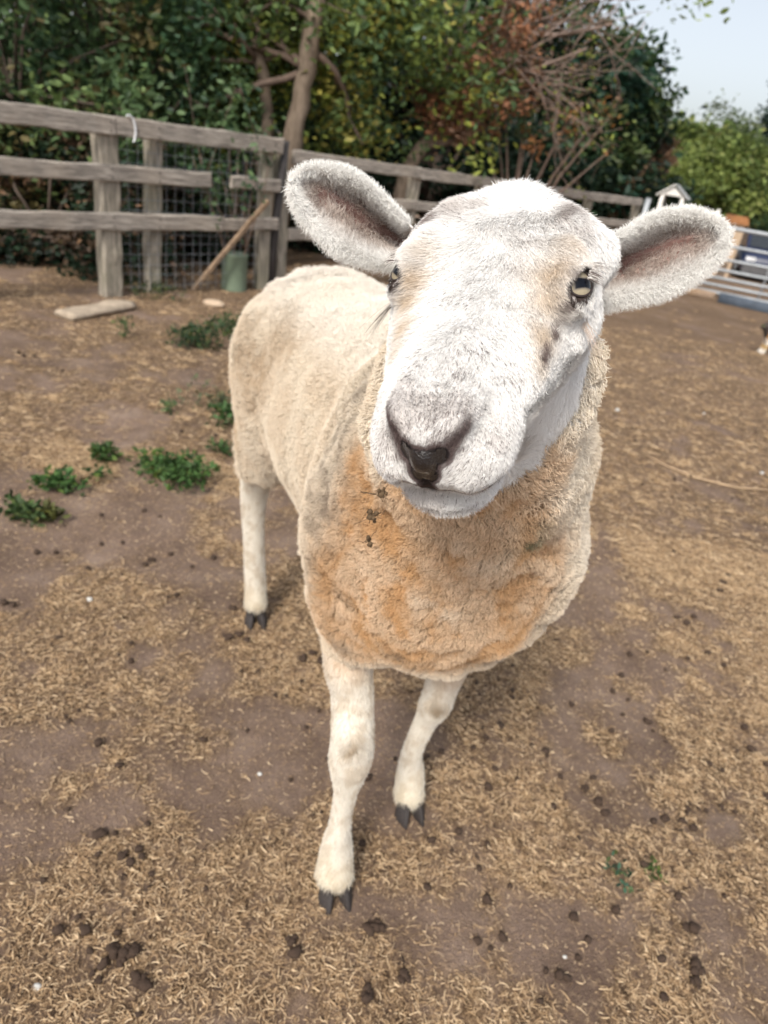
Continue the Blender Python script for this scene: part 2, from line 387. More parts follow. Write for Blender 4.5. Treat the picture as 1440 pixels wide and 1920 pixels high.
# weeds
def weed(x, y, n, r, h, label, c=(.035, .085, .022), ls=.02, name='weed'):
    b = G(x, y); k = np.random.default_rng(int(x*7+y)); th = k.random(n)*2*pi; sp_ = k.integers(0, 9, n); so_ = k.normal(0, .5, (9, 2))*r; n = n; rr = np.sqrt(k.random(n))*r*.62; hz = (k.random(n)**.7)*h*(1-.6*(rr/r)**2)
    X_, Y_ = b[0]+rr*np.cos(th)+so_[sp_, 0], b[1]+rr*np.sin(th)*.8+so_[sp_, 1]; cen = np.stack([X_, Y_, hz+.004+terrain(X_, Y_)], 1)
    V, Q = leaves(cen, ls*(.5+1.3*k.random(n)), k, up=.45)
    col = np.repeat(((np.array(c)*1.05+np.array([.012, 0, .006]))*(.35+1.3*k.random((n, 1)))*np.array([1, 1, 1])+np.array([.05, .04, 0])*(k.random((n, 1)) < .12)), 6, 0)
    root = empty(name, (b[0], b[1], 0), label=label, cat='plant', group='green weeds on the dry ground')
    add('foliage', V, Q, LEAF, root, False, col)
    S = []
    for j in range(max(3, n//60)):
        a = k.random()*2*pi; e = np.array([b[0]+r*.7*cos(a)*k.random(), b[1]+r*.6*sin(a)*k.random(), h*.8*k.random()+.01]); s0 = np.array([b[0], b[1], float(terrain(b[0:1], b[1:2])[0])-.003]); S.append(tube([s0, (s0+e)/2+[0, 0, .01], e], [.0016, .0013, .0008], 5))
    add('stem', *join(S), LEAFSTEM, root)
def leaves(cen, size, k, up=0.0, asp=.5, droop=0.0):
    n = len(cen); d = k.normal(size=(n, 3)); d[:, 2] = d[:, 2]*.6+up; d /= np.linalg.norm(d, axis=1, keepdims=True)
    r = k.normal(size=(n, 3)); s = np.cross(d, r); s /= np.linalg.norm(s, axis=1, keepdims=True)+1e-9; nn = np.cross(d, s)
    L = size[:, None]
    P = [cen, cen+d*L*.35+s*L*asp*.5+nn*L*.08, cen+d*L*.75+s*L*asp*.38+nn*L*.04, cen+d*L-nn*L*.08, cen+d*L*.75-s*L*asp*.38+nn*L*.04, cen+d*L*.35-s*L*asp*.5+nn*L*.08]
    V = np.stack(P, 1).reshape(-1, 3); i = np.arange(n)[:, None]*6
    Q = np.concatenate([i+[0, 1, 2, 3], i+[0, 3, 4, 5]]); return V, Q
LEAF = attrmat('leaf', .55, .3, .25); LEAFSTEM = plain('green_stem', (.09, .12, .04))
weed(372, 655, 648, .17, .13, 'larger bushy green weed between the fence and the sheep rump, front clump', (.025, .07, .025))
weed(428, 622, 648, .24, .10, 'wide low green weed just left of the rump top', (.035, .085, .028))
weed(232, 632, 64, .04, .12, 'single upright sprig of green weed beyond the log', (.04, .10, .03))
weed(318, 900, 792, .13, .09, 'widest green weed patch left of the hind leg', (.05, .125, .03))
weed(195, 862, 187, .05, .07, 'small green weed just above and left of the widest patch', (.045, .11, .028))
weed(125, 918, 302, .07, .06, 'medium green weed with spread leaves, left of the widest patch', (.045, .12, .028))
weed(52, 972, 273, .055, .06, 'rounded green weed nearest the left edge', (.045, .095, .028))
weed(100, 975, 122, .04, .05, 'small yellowish weed beside the rounded one', (.09, .11, .03))
weed(400, 765, 187, .13, .08, 'sparse pale green weed beside the sheep rump', (.09, .12, .06))
weed(427, 800, 187, .05, .11, 'upright dark green weed touching the rump outline', (.035, .10, .025))
weed(418, 852, 108, .05, .05, 'low green weed just below the rump bulge', (.045, .11, .03))
weed(314, 772, 36, .04, .05, 'tiny green sprout among straw left of the sheep', (.06, .12, .04))
weed(288, 562, 360, .20, .10, 'dark green weed at the foot of the second fence post', (.025, .06, .02))
weed(1155, 1642, 43, .030, .008, 'flat bluish green sprout in the straw at lower right', (.03, .09, .05), .010)
weed(1222, 1637, 36, .025, .008, 'flat bright green sprout beside the bluish one', (.06, .12, .03), .010)
# ---------- fence ----------
wm = NT('weathered_wood'); oc = wm.obj((1, 14, 14)); 
def woodmat(name, axis_scale, dark, light, tint=(.30, .24, .20)):
    m = NT(name); g = m.noise(3.2, 9, .72, m.obj(axis_scale)); b = m.noise(2.3, 4, .6, m.obj())
    c = m.ramp(g, [(.30, tuple(v*.35 for v in dark)), (.45, dark), (.68, light)]); c = m.mix(m.ramp(b, [(.45, (0,)*3), (.7, (.6,)*3)]), c, tint)
    m.bump(g, .8, .01); return m.done(c, .9, .15)
bpy.data.materials.remove(wm.m)
RAILW = woodmat('weathered_rail_wood', (1.5, 2.2, 28), (.24, .215, .19), (.58, .52, .455), (.40, .34, .28))
POSTW = woodmat('weathered_post_wood', (14, 14, 1.6), (.24, .215, .175), (.52, .46, .38), (.26, .25, .17))
TANW = woodmat('brown_wood', (8, 8, 8), (.26, .18, .12), (.45, .33, .22))
NAILM = plain('old_nail', (.05, .045, .04), .6, .5)
WIRE = plain('galvanised_wire', (.30, .32, .34), .5, .5, .1)
F0 = np.array([-2.203, 4.896, 0]); FD = np.array([.61778, .78635, 0]); FN = np.array([-FD[1], FD[0], 0]); UPV = np.array([0, 0, 1.])
if FN@F0 < 0: FN = -FN   # away from the camera
def frame(d): return np.stack([d, np.cross(UPV, d), UPV], 1)
def fp(s, z, off=0.0): return F0+FD*s+FN*off+UPV*z
def gzz(p): return float(terrain(np.array([p[0]]), np.array([p[1]]))[0])
fence = empty('wooden_fence', fp(-1.0, 0), label='weathered grey three rail wooden fence with wire netting, on the left behind the sheep', cat='fence')
FRM = frame(FD)
def post(par, s, w, top, lean=0.0, off=.07, seed=0, org=None, d=None):
    b = fp(s, 0, off) if org is None else org; fr = FRM if d is None else frame(d)
    z0 = gzz(b)-.05; ax = np.stack([UPV+fr[:, 0]*lean, fr[:, 0], fr[:, 1]], 1); ax = ax/np.linalg.norm(ax, axis=0)
    v, q = box(b+UPV*((top+z0)/2)+fr[:, 0]*lean*(top/2), (top-z0, w, w*.8), ax, .012, seed, .008, 14)
    return add('post', v, q, POSTW, par, False)
post(fence, -2.2, .13, 1.17, seed=4); post(fence, -1.15, .12, 1.12, seed=5); post(fence, .05, .145, 1.15, .0, seed=1); post(fence, .40, .115, 1.09, .02, .10, seed=2); post(fence, 1.42, .11, 1.12, -.02, seed=3)
def rail(par, s0, z0, s1, z1, h, seed, th=.035, f=None):
    f = f or fp; a, b = f(s0, z0), f(s1, z1); d = b-a; L = np.linalg.norm(d); d /= L; sd = np.cross(UPV, d); sd /= np.linalg.norm(sd)
    v, q = box((a+b)/2, (L, th, h), np.stack([d, sd, np.cross(d, sd)], 1), .009, seed, .007, max(6, int(L*12)))
    o = add('rail', v, q, RAILW, par, False)
    return o
for (a, za, b, zb, h, sd) in [(-3.0, 1.06, .08, 1.095, .115, 1), (.085, 1.10, 1.50, 1.115, .115, 2), (-3.0, .76, .83, .825, .105, 3), (1.02, .825, 1.5, .83, .09, 4), (-3.0, .47, .95, .525, .11, 5), (.955, .52, 1.5, .54, .095, 6)]:
    rail(fence, a, za, b, zb, h, sd)
nl = []
for s in (.05, .40, 1.42, -1.15):
    for z in (1.09, .815, .51):
        for dz in (-.025, .03): nl.append(tube([fp(s+.01*dz, z+dz, -.026), fp(s, z+dz, 0)], .005, 6))
add('nail_heads', *join(nl), NAILM, fence)
wr = []
kk = np.random.default_rng(5)
for s in np.arange(.12, 1.42, .075):
    j = kk.normal(0, .006, 3); wr.append(tube([fp(s+j[0], .03, .045), fp(s+j[1], .55, .055+j[0]), fp(s+j[2], 1.08, .045)], .0016, 4, False))
for z in np.arange(.06, 1.1, .075):
    j = kk.normal(0, .008, 4); wr.append(tube([fp(.12, z+j[0], .045), fp(.5, z+j[1], .05), fp(1.0, z+j[2], .05), fp(1.42, z+j[3], .045)], .0016, 4, False))
add('wire_netting', *join(wr), WIRE, fence)
# corner post pair, tarred pole and second fence
C2 = np.array([-1.22, 6.25, 0]); E2 = np.array([2.90, 10.95, 0]); D2 = (E2-C2)/np.linalg.norm(E2-C2); L2 = np.linalg.norm(E2-C2); N2 = np.array([-D2[1], D2[0], 0])
def f2(s, z, off=0.0): return C2+D2*s+UPV*z+N2*off
fence2 = empty('wooden_fence', C2, label='far stretch of wooden rail fence running behind the sheep head to the metal gate', cat='fence')
post(fence2, 0, .10, 1.10, -.07, seed=8, org=C2+D2*(-.02)+N2*.03, d=D2)
for s in (1.55, 2.6, 3.7, 4.9, L2): post(fence2, 0, .11, 1.07, 0, seed=int(s*9), org=f2(s, 0, .06), d=D2)
for z, h in ((1.05, .10), (.76, .09), (.45, .10)):
    for a, b in ((0, 1.55), (1.56, 3.7), (3.71, L2)): rail(fence2, a, z, b, z+.005, h, int(z*10+a*3), f=f2)
poleP = C2+np.array([-.10, -.12, 0]); 
add('pole', *tube([poleP+[.0, 0, gzz(poleP)-.05], poleP+[.02, 0, .6], poleP+[.06, 0, 1.16]], [.035, .034, .03], 10), plain('dark_wood_pole', (.06, .055, .055), .8), base=(poleP[0], poleP[1], 0), label='dark leaning pole at the corner where the two wooden fences meet', cat='pole')
# things by the fence
a, b = at(362, 530, 5.55), at(503, 376, 5.75); a[2] = .005
d = (b-a)/np.linalg.norm(b-a); s_ = np.cross(d, FN); s_ /= np.linalg.norm(s_)
add('wooden_stake', *box((a+b)/2, (np.linalg.norm(b-a), .036, .03), np.stack([d, s_, np.cross(d, s_)], 1), .005, 3, .003, 10), TANW, base=a, smoothed=False, label='brown wooden stake leaning diagonally against the fence', cat='stake')
t0 = G(438, 542); R_ = .105
tg = plain('green_plastic', (.17, .22, .155), .6, .4, .12, 8)
pr = [(R_, 0), (R_, .27), (R_*1.03, .275), (R_*1.03, .29), (R_*.93, .29), (R_*.93, .02)]; A = np.linspace(0, 2*pi, 32, endpoint=False)
V = np.concatenate([np.stack([t0[0]+r*np.cos(A), t0[1]+r*np.sin(A), np.full(32, z)], 1) for r, z in pr]); Q = [[i*32+j, i*32+(j+1) % 32, (i+1)*32+(j+1) % 32, (i+1)*32+j] for i in range(5) for j in range(32)]
add('tree_guard', V, Q, tg, base=(t0[0], t0[1], 0), label='grey green plastic tube standing on the ground round the sapling', cat='tree guard')
lg0, lg1 = G(120, 592, .03), G(240, 570, .03); lg1[1] = min(lg1[1], 4.72); d = (lg1-lg0); L = np.linalg.norm(d); d /= L
PB = plain('pale_rotten_wood', (.42, .345, .265), .9, .15, .3, 14)
add('timber_block', *box((lg0+lg1)/2+[0, 0, .0], (L, .15, .05), frame(d), .02, 5, .012, 12), PB, base=((lg0+lg1)/2)*[1, 1, 0], label='pale worn timber block lying in front of the first fence post', cat='timber')
lp = fp(.16, 1.12, -.045); A = np.linspace(-.3*pi, .62*pi, 22)
P = np.array([lp+FD*(.015+.045*cos(t))+UPV*(-.035+.085*sin(t))+FN*(.02-.03*sin(t)*0) for t in A])
add('rope_loop', *tube(P, .006, 8), plain('white_rope', (.75, .77, .82), .6), base=lp, label='white loop of cord hooked over the top rail of the left fence', cat='cord')
# ---------- trees ----------
BARK = NT('bark'); g_ = BARK.noise(9, 7, .7, BARK.obj((1, 1, .35))); BARK.bump(g_, .8, .01); BARK = BARK.done(BARK.ramp(g_, [(.3, (.10, .075, .055)), (.7, (.33, .26, .20))]), .9, .15)
DBARK = plain('dark_bark', (.10, .075, .06), .9)
TWIG = plain('twig', (.20, .145, .115), .9)
def grow(p, d, L, r, k, depth, out, tips, bend=.35, up=.15, split=3, seg=5):
    P = [np.array(p, float)]; d = np.array(d, float)/np.linalg.norm(d)
    for i in range(seg):
        d = d+k.normal(0, bend/seg**.5, 3)*.5+UPV*up/seg; d /= np.linalg.norm(d); P.append(P[-1]+d*L/seg)
    R = np.linspace(r, r*.55, len(P)); out.append((P, R))
    if depth == 0: tips.append(P[-1]); tips.append(P[-3]); return
    for j in range(split):
        t = k.integers(2, seg+1); nd = d+k.normal(0, .6, 3); grow(P[t], nd, L*(.55+.25*k.random()), R[t]*.62, k, depth-1, out, tips, bend, up, split, seg)
def crown(cl, n, sig, size, k, cols, w=None, up=0.0):
    cl = np.asarray(cl); ci = k.integers(0, len(cl), n); cen = cl[ci]+k.normal(size=(n, 3))*np.array(sig)
    cen[:, 2] = np.maximum(cen[:, 2], .02+terrain(cen[:, 0], cen[:, 1]))
    V, Q = leaves(cen, size*(.6+.8*k.random(n)), k, up)
    cc = k.integers(0, len(cols), len(cl)) if w is None else k.choice(len(cols), len(cl), p=w)
    base = np.array(cols)[np.where(k.random(n) < .7, cc[ci], k.integers(0, len(cols), n))]
    return V, Q, np.repeat(base*(.6+.8*k.random((n, 1))), 6, 0)
TREELEAF = attrmat('tree_leaf', .5, .35, .3)
DG = [(.035, .078, .04), (.055, .11, .05), (.085, .145, .06)]; MG = [(.10, .165, .065), (.16, .23, .08), (.075, .13, .055)]
YG = [(.26, .30, .06), (.18, .24, .06), (.33, .30, .07), (.13, .19, .06)]; BR = [(.15, .095, .06), (.11, .075, .05), (.22, .13, .075)]
DK = [(.010, .024, .013), (.016, .036, .018), (.024, .050, .024)]  # darkest leaf greens, with the shade under the trees put into the colour
OR = [(.50, .24, .08), (.30, .14, .06), (.10, .13, .05)]
def shrub(c, r, ncl, n, size, cols, label, seed, trunk=.05, cat='shrub', name='shrub', sig=.13, group=None, ground=True, bark=None, shell=.55, sprays=0):
    """c crown centre, r radii"""
    k = np.random.default_rng(seed); c = np.array(c, float); r = np.array(r, float)
    q = k.normal(size=(ncl, 3)); q /= np.linalg.norm(q, axis=1, keepdims=True); q *= (shell+(1-shell)*k.random((ncl, 1)))**.8; q *= (.75+.5*k.random((ncl, 1))); cl = c+q*r
    if ground: cl[:, 2] = np.maximum(cl[:, 2], .1)
    gz0 = gzz(c); root = empty(name, (c[0], c[1], gz0), label=label, cat=cat, group=group)
    V, Q, col = crown(cl, n, (sig*r[0], sig*r[1], sig*r[2]), size, k, cols)
    add('crown', V, Q, TREELEAF, root, False, col)
    T = [tube([[c[0], c[1], gz0-.05], [c[0]+.05, c[1], c[2]*.5], c], [trunk, trunk*.8, trunk*.4], 7)]
    for j in range(min(ncl, 26)):
        m = (c+cl[j])/2+k.normal(0, .1, 3); T.append(tube([[c[0], c[1], max(gz0+.1, c[2]*(.3+.5*k.random()))], m, cl[j]], [trunk*.35, trunk*.22, trunk*.08], 5))
    add('trunk', *join(T), bark or DBARK, root)
    return root
HG = 'trees and bushes of the hedgerow behind the fence'
shrub(at(20, 110, 6.2), (1.1, .9, 1.15), 50, 9500, .075, MG+[(.12, .10, .04)], 'mid green bush at the upper left edge of the photo behind the fence', 1, group=HG)
shrub(at(210, 90, 6.9), (1.0, .9, 1.2), 48, 9500, .07, DG+MG[:1], 'dark green bush above the first fence post', 2, group=HG)
shrub(at(345, 150, 8.9), (1.1, .8, 1.4), 50, 9000, .075, DG+[(.05, .11, .06), (.10, .14, .03)], 'blue green bush between the first fence post and the thin tree trunk', 3, group=HG)
shrub(at(90, 440, 5.7)+[0, 0, .1], (1.0, .4, .5), 50, 8000, .055, BR+DK+DK, 'brownish undergrowth bush seen through the fence rails at the far left', 4, group=HG)
shrub(at(330, 420, 6.9), (.9, .4, .55), 50, 9000, .05, DK+BR[1:2], 'dark low bush seen through the wire netting of the fence', 5, group=HG)
shrub(at(150, 300, 6.1), (.8, .4, .45), 45, 7000, .055, DG+BR[:2]+MG[:1], 'tangle of bramble leaves just above the top rail at left', 6, group=HG)
shrub(at(620, 390, 8.6), (1.1, .5, .7), 45, 8000, .06, DK+BR[1:2], 'dark low bush behind the left ear of the sheep', 7, group=HG)
# sapling in the guard
k = np.random.default_rng(41); out = []; tips = []
for dx in (-.3, -.05, .25): grow([t0[0], t0[1], .02], (dx, 0, 1), 1.0, .008, k, 1, out, tips, .3, .3, 4, 6)
sp = empty('sapling', (t0[0], t0[1], 0), label='thin sapling with few small leaves growing out of the green tube', cat='sapling')
add('trunk', *join([tube(p, r, 5) for p, r in out]), TWIG, sp)
V, Q, c_ = crown(np.array(tips), 420, (.06, .06, .08), .05, k, DG+MG[:1]); add('crown', V, Q, TREELEAF, sp, False, c_)
# leaning trunk trees
def trunktree(pts, rad, label, seed, cl, n, size, cols, nb=9, bark=None, blen=.9, sig=(.28, .28, .24), depth=1, name='tree', sides=10, twigs=True):
    k = np.random.default_rng(seed); P = np.array(pts); P[0, 2] = gzz(P[0])-.05
    t = np.linspace(0, 1, 14); s = np.linspace(0, 1, len(P)); PP = np.stack([np.interp(t, s, P[:, i]) for i in range(3)], 1); PP[1:-1] = (PP[:-2]+PP[1:-1]*2+PP[2:])/4; PP[2:-1] += k.normal(0, rad[0]*.07, PP[2:-1].shape)
    R = np.interp(t, np.linspace(0, 1, len(rad)), rad)*(1+.10*k.normal(size=14)); root = empty(name, (P[0, 0], P[0, 1], 0), label=label, cat='tree', group=None)
    out = []; tips = []
    for j in range(nb):
        i = k.integers(6, 13); d = k.normal(0, 1, 3)*[1, .8, .5]+[0, 0, .35]; grow(PP[i], d, blen*(.6+.7*k.random()), R[i]*.45, k, depth, out, tips, .6, .1, 3, 5)
    add('trunk', *tube(PP, R, sides), bark or BARK, root)
    if out: add('branches', *join([tube(p, r, 5) for p, r in out]), TWIG, root)
    cl = list(cl)+tips; V, Q, c_ = crown(np.array(cl), n, sig, size, k, cols); add('crown', V, Q, TREELEAF, root, False, c_)
    return root
k = np.random.default_rng(77)
def cloud(px, py, Y, r, n): return [at(px, py, Y)+k.normal(size=3)*np.array(r) for _ in range(n)]
A0 = at(545, 262, 7.3)
trunktree([[A0[0]-.12, 7.3, 0], A0, at(566, 190, 7.3), at(578, 110, 7.3), at(603, -60, 7.4), at(640, -260, 7.6)], [.115, .10, .085, .08, .075, .05], 'leaning pale brown tree trunk with yellowing leaves behind the fence corner', 21, cloud(660, 40, 8.3, (.85, .4, .55), 46)+cloud(790, 110, 8.2, (.5, .5, .5), 22), 13000, .075, YG+MG[:1], sig=(.16, .16, .15))
B0 = at(506, 250, 7.5)
trunktree([[B0[0]-.05, 7.5, 0], B0, at(497, 170, 7.5), at(484, 90, 7.5), at(470, -60, 7.6), at(455, -220, 7.7)], [.07, .065, .06, .055, .05, .03], 'thin tree trunk just left of the leaning one, leaves turning yellow', 22, cloud(430, 60, 8.1, (.5, .4, .5), 34), 8000, .075, MG+YG[:2], sig=(.16, .16, .16))
# bare twisted tree
k = np.random.default_rng(23); out = []; tips = []; Yc = 8.6
TP = [at(762, 320, 8.4), at(792, 275, 8.5), at(838, 243, 8.6), at(875, 190, 8.6), at(905, 130, 8.6), at(935, 60, 8.6), at(980, -60, 8.6)]
tb = TP[0].copy(); tb[2] = 0; tb[0] -= .1
for tgt, yy in (((960, 60), 8.5), ((1080, 10), 8.3), ((880, -30), 8.4), ((1150, 30), 8.2), ((830, 150), 8.7), ((1130, -40), 8.4), ((1060, 170), 8.4)):
    i = int(k.integers(2, 6)); e = at(*tgt, yy); d = e-TP[i]; grow(TP[i], d, np.linalg.norm(d), .024, k, 2, out, tips, .55, .0, 4, 7)
for s in ((1190, 60), (1210, 40), (1080, 100)):      # hanging twigs
    grow(at(*s, 8.2), (k.normal(0, .6), 0, -.5), .45, .006, k, 1, out, [], .9, -.4, 3, 6)
for s in ((1045, 170), (1090, 190)): grow(at(*s, 8.2), (k.normal(.1, .3), 0, -1), .65, .007, k, 1, out, [], .9, -.4, 3, 6)
bt = empty('twisted_tree', (tb[0], tb[1], 0), label='bent half bare tree with tangled twigs and rusty dead leaves above the sheep head', cat='tree')
add('trunk', *tube([tb-[0, 0, .05]]+TP, [.10, .085, .075, .07, .06, .055, .045, .03], 10), BARK, bt)
out.append(([TP[1], at(880, 260, 8.5), at(900, 225, 8.4)], np.array([.04, .03, .012])))
add('branches', *join([tube(p, np.maximum(r, .0025), 5) for p, r in out]), plain('grey_twig', (.24, .18, .15), .9), bt)
cl = [at(850, 205, 8.5)+k.normal(size=3)*[.22, .2, .14] for _ in range(18)]+[at(925, 95, 8.4)+k.normal(size=3)*[.28, .2, .3] for _ in range(16)]
V, Q, c_ = crown(np.array(cl), 3600, (.10, .10, .09), .06, k, [(.36, .17, .09), (.26, .14, .08), (.20, .12, .08)]); add('crown', V, Q, TREELEAF, bt, False, c_)
tips = [t for t in tips if proj(t)[0] < 1130]
V, Q, c_ = crown(np.array(tips), 2000, (.12, .12, .10), .045, k, BR+MG[:1]+YG[:1]); add('foliage', V, Q, TREELEAF, bt, False, c_)
# dark evergreens and others
def big(px, py, Y, r, ncl, n, size, cols, label, seed, **kw): return shrub(at(px, py, Y), r, ncl, n, size, cols, label, seed, trunk=.16, cat='tree', name='tree', group=HG, **kw)
big(60, -40, 11, (2.6, 1.5, 2.6), 80, 7500, .15, DG+MG, 'tall dark green tree rising at the upper left corner', 31, sig=.12)
big(330, -10, 11.5, (2.3, 1.4, 2.8), 80, 7500, .14, DG+MG[:2], 'tall dark green tree behind the blue green bush', 32, sig=.12)
big(560, 120, 12, (2.2, 1.2, 2.6), 80, 8500, .13, DG+DG+YG[:1], 'dark tree filling the gap behind the leaning trunk', 33, sig=.12)
big(760, 90, 12.5, (1.9, 1.2, 2.7), 80, 9000, .13, DG+DG+YG[1:2], 'dark tree with olive leaves behind the bent trunk', 34, sig=.12)
big(960, 240, 12.5, (2.1, 1.2, 1.35), 80, 13000, .14, DK+[(.02, .055, .035), (.03, .065, .03)], 'deep green evergreen directly above the sheep forehead', 35, sig=.12)
big(820, 290, 11.0, (1.5, .8, 1.1), 60, 9000, .12, DK[:2], 'low dark evergreen behind the far rail fence', 36, sig=.13)
big(1010, 10, 12.5, (1.1, .9, 1.1), 20, 1500, .13, DG+BR[:1], 'dark sprays of evergreen leaves against the sky above the forehead', 37, sig=.13)
big(1120, 230, 13, (1.0, .9, 1.3), 60, 8000, .12, [(.03, .07, .035), (.045, .085, .03), (.07, .10, .03)], 'mid green tree ending the dark row left of the open sky', 38, sig=.14)
big(1165, 190, 13.5, (.75, .7, 1.0), 24, 1700, .10, [(.22, .25, .11), (.16, .20, .08)], 'loose pale green tree top against the sky', 39, sig=.16)
big(1060, 330, 12.8, (1.6, .7, .9), 55, 8500, .12, DK, 'low dark green hedge tree behind the far fence end', 40, sig=.14)
# orange leaves drooping
ob = empty('autumn_bush', G(1000, 500)*[1, 1, 0]+[0, 0, 0], label='orange leaved branches drooping in front of the evergreen above the forehead', cat='bush')
k = np.random.default_rng(51); cl = [at(x, y, 8.8)+k.normal(size=3)*[.07, .1, .05] for x, y in ((955, 215), (975, 232), (945, 240), (1000, 205), (1125, 215), (1150, 210), (1140, 272), (985, 265), (920, 245), (1070, 245), (1160, 215))]
ob.location = (float(at(1000, 230, 8.9)[0]), 8.9, 0)
V, Q, c_ = crown(np.array(cl), 420, (.06, .06, .06), .07, k, OR); add('foliage', V, Q, TREELEAF, ob, False, c_)
ow = wloc(ob); add('stem', *join([tube([ow+[0, 0, -.03], (ow+c)/2+[0, 0, .25], c], [.03, .018, .005], 6) for c in cl]), TWIG, ob)
shrub(at(1215, 285, 13), (.42, .4, .38), 28, 2400, .075, BR+[(.20, .12, .08)], 'dead brown bush between the dark trees and the green hedge', 42, cat='bush', sig=.16, bark=TWIG)
shrub(at(1180, 370, 12.4), (.35, .3, .45), 14, 900, .07, BR+[(.16, .14, .06)], 'straggly brown twigs beside the gate end post', 43, cat='bush', sig=.2, bark=TWIG)
GR = [(.15, .20, .05), (.22, .27, .07), (.11, .16, .045), (.26, .28, .09)]
big(1335, 338, 28, (2.6, 1.6, 1.75), 90, 17000, .18, GR, 'rounded olive green tree at right beyond the gate', 44, sig=.13)
big(1235, 345, 26.5, (1.7, 1.2, 1.05), 60, 9000, .14, GR[:3], 'lower green tree at the left foot of the rounded olive one', 45, sig=.14)
big(1365, 285, 30, (1.5, 1.1, 1.3), 50, 6000, .13, [(.09, .13, .05), (.14, .17, .08)], 'grey green tree top peeping over the rounded olive tree', 46, sig=.14)
big(1475, 260, 34, (1.4, 1.0, 4.0), 60, 9000, .2, [(.02, .05, .035), (.03, .06, .04)], 'tall dark blue green conifer at the right edge', 47, sig=.12)
big(1490, 390, 33, (3.0, 1.2, 1.1), 50, 7000, .2, DG, 'dark hedge under the conifer at the right edge', 48, sig=.13)
# ---------- beyond the gate ----------
GALV = plain('galvanised_steel', (.36, .385, .41), .5, .5, .12, 15, Metallic=.3)
g0 = np.array([3.05, 10.96, 0]); g1 = np.array([4.672, 10.507, 0]); GD = (g1-g0)/np.linalg.norm(g1-g0); GL_ = 3.6
gate = empty('field_gate', g0, label='galvanised metal field gate with horizontal bars behind the right ear', cat='gate')
for z in (.07, .17, .27, .38, .52, .70, .93): add('bar', *tube([g0+GD*.05+UPV*z, g0+GD*(GL_)+UPV*z], .021 if z not in (.93, .07) else .027, 8), GALV, gate)
for s in (.05, GL_/2, GL_): add('upright', *box(g0+GD*s+UPV*.50, (.90, .03, .03), np.stack([UPV, GD, np.cross(UPV, GD)], 1), .004), GALV, gate)
add('upright', *box(g0-GD*.06+UPV*.55, (1.15, .07, .07), np.stack([UPV, GD, np.cross(UPV, GD)], 1), .006), GALV, gate)
s0, s1 = G(1345, 566), G(1480, 596); d = (s1-s0); L = np.linalg.norm(d); d /= L
add('sleeper', *box((s0+s1)/2+[0, 0, .06], (L, .12, .13), frame(d), .01, 3, .004, 4), plain('slate_blue_board', (.075, .095, .125), .7), base=((s0+s1)/2)*[1, 1, 0], label='dark slate blue board lying at the foot of the metal gate', cat='board')
s0, s1 = G(1272, 548), G(1338, 562); d = (s1-s0); L = np.linalg.norm(d); d /= L
add('sleeper', *box((s0+s1)/2+[0, 0, .05], (L, .12, .10), frame(d), .012, 4, .006, 5), TANW, base=((s0+s1)/2)*[1, 1, 0], label='tan wooden sleeper beside the dark board under the gate', cat='timber')
# white gabled shelter
WHT = plain('white_paint', (.80, .78, .74), .6, .3, .06); GREYR = plain('grey_roof', (.35, .36, .36), .8)
hc = at(1256, 392, 12.0); hz = gzz(hc); hd = np.array([.93, -.37, 0]); HFm = frame(hd); top = float(at(1256, 346, 12)[2]); eave = float(at(1256, 366, 12)[2])
hut = empty('play_house', (hc[0], hc[1], hz), label='small white gabled shelter on posts, standing between the ears beyond the gate', cat='playhouse')
W2, DP = .18, .18
for sx in (-1, 1):
    for sy in (-1, 1): add('post', *box(np.array([hc[0], hc[1], (hz+eave)/2])+HFm@np.array([sx*(W2-.03), sy*DP, 0]), (eave-hz, .05, .05), np.stack([UPV, HFm[:, 0], HFm[:, 1]], 1), .005), WHT, hut)
def prism(y0, y1, w, za, zb): return np.array([HFm@np.array([x, y, 0])+[hc[0], hc[1], z] for y in (y0, y1) for x, z in ((-w, za), (w, za), (0, zb))]), [[0, 1, 2], [5, 4, 3], [0, 3, 4, 1], [1, 4, 5, 2], [2, 5, 3, 0]]
add('gable', *prism(-DP-.03, DP+.03, W2, eave, top-.03), WHT, hut, False)
for sg in (-1, 1):
    a = HFm@np.array([sg*(W2+.05), 0, 0])+[hc[0], hc[1], eave-.03]; b = np.array([hc[0], hc[1], top]); d = b-a; L = np.linalg.norm(d); d /= L
    add('roof', *box((a+b)/2+np.cross(HFm[:, 1], d)*(.012*sg), (L, DP*2+.14, .02), np.stack([d, HFm[:, 1], np.cross(d, HFm[:, 1])], 1), .003), GREYR if sg > 0 else WHT, hut, False)
add('floor', *box([hc[0], hc[1], eave-.55], (W2*2, DP*2, .05), HFm, .004), WHT, hut, False)
# small hutch with orange roof, slim white post
oc_ = at(1381, 412, 19.0); oz = gzz(oc_); OM = plain('orange_roofing', (.36, .17, .075), .85, .2, .25); r0 = float(at(1381, 420, 19)[2]); r1 = float(at(1381, 404, 19)[2])
hu = empty('hutch', (oc_[0], oc_[1], oz), label='small tan hutch with orange brown roof beyond the gate, between right ear tip and car', cat='hutch')
add('wall', *box([oc_[0], oc_[1], (oz+r0)/2], (.40, .40, r0-oz), None, .01), plain('tan_boards', (.50, .38, .27), .9, .2, .2, 20), hu, False)
V = np.array([[oc_[0]+x, oc_[1]+y, z] for y in (-.26, .26) for x, z in ((-.24, r0+.003), (.24, r0+.003), (.17, r1), (-.17, r1))]); add('roof', V, [[3, 2, 1, 0], [4, 5, 6, 7], [0, 1, 5, 4], [1, 2, 6, 5], [2, 3, 7, 6], [3, 0, 4, 7]], OM, hu, False)
add('door', *box([oc_[0], oc_[1]-.203, oz+.25], (.22, .012, .36), None, .003), plain('dark_boards', (.16, .12, .09), .9), hu, False)
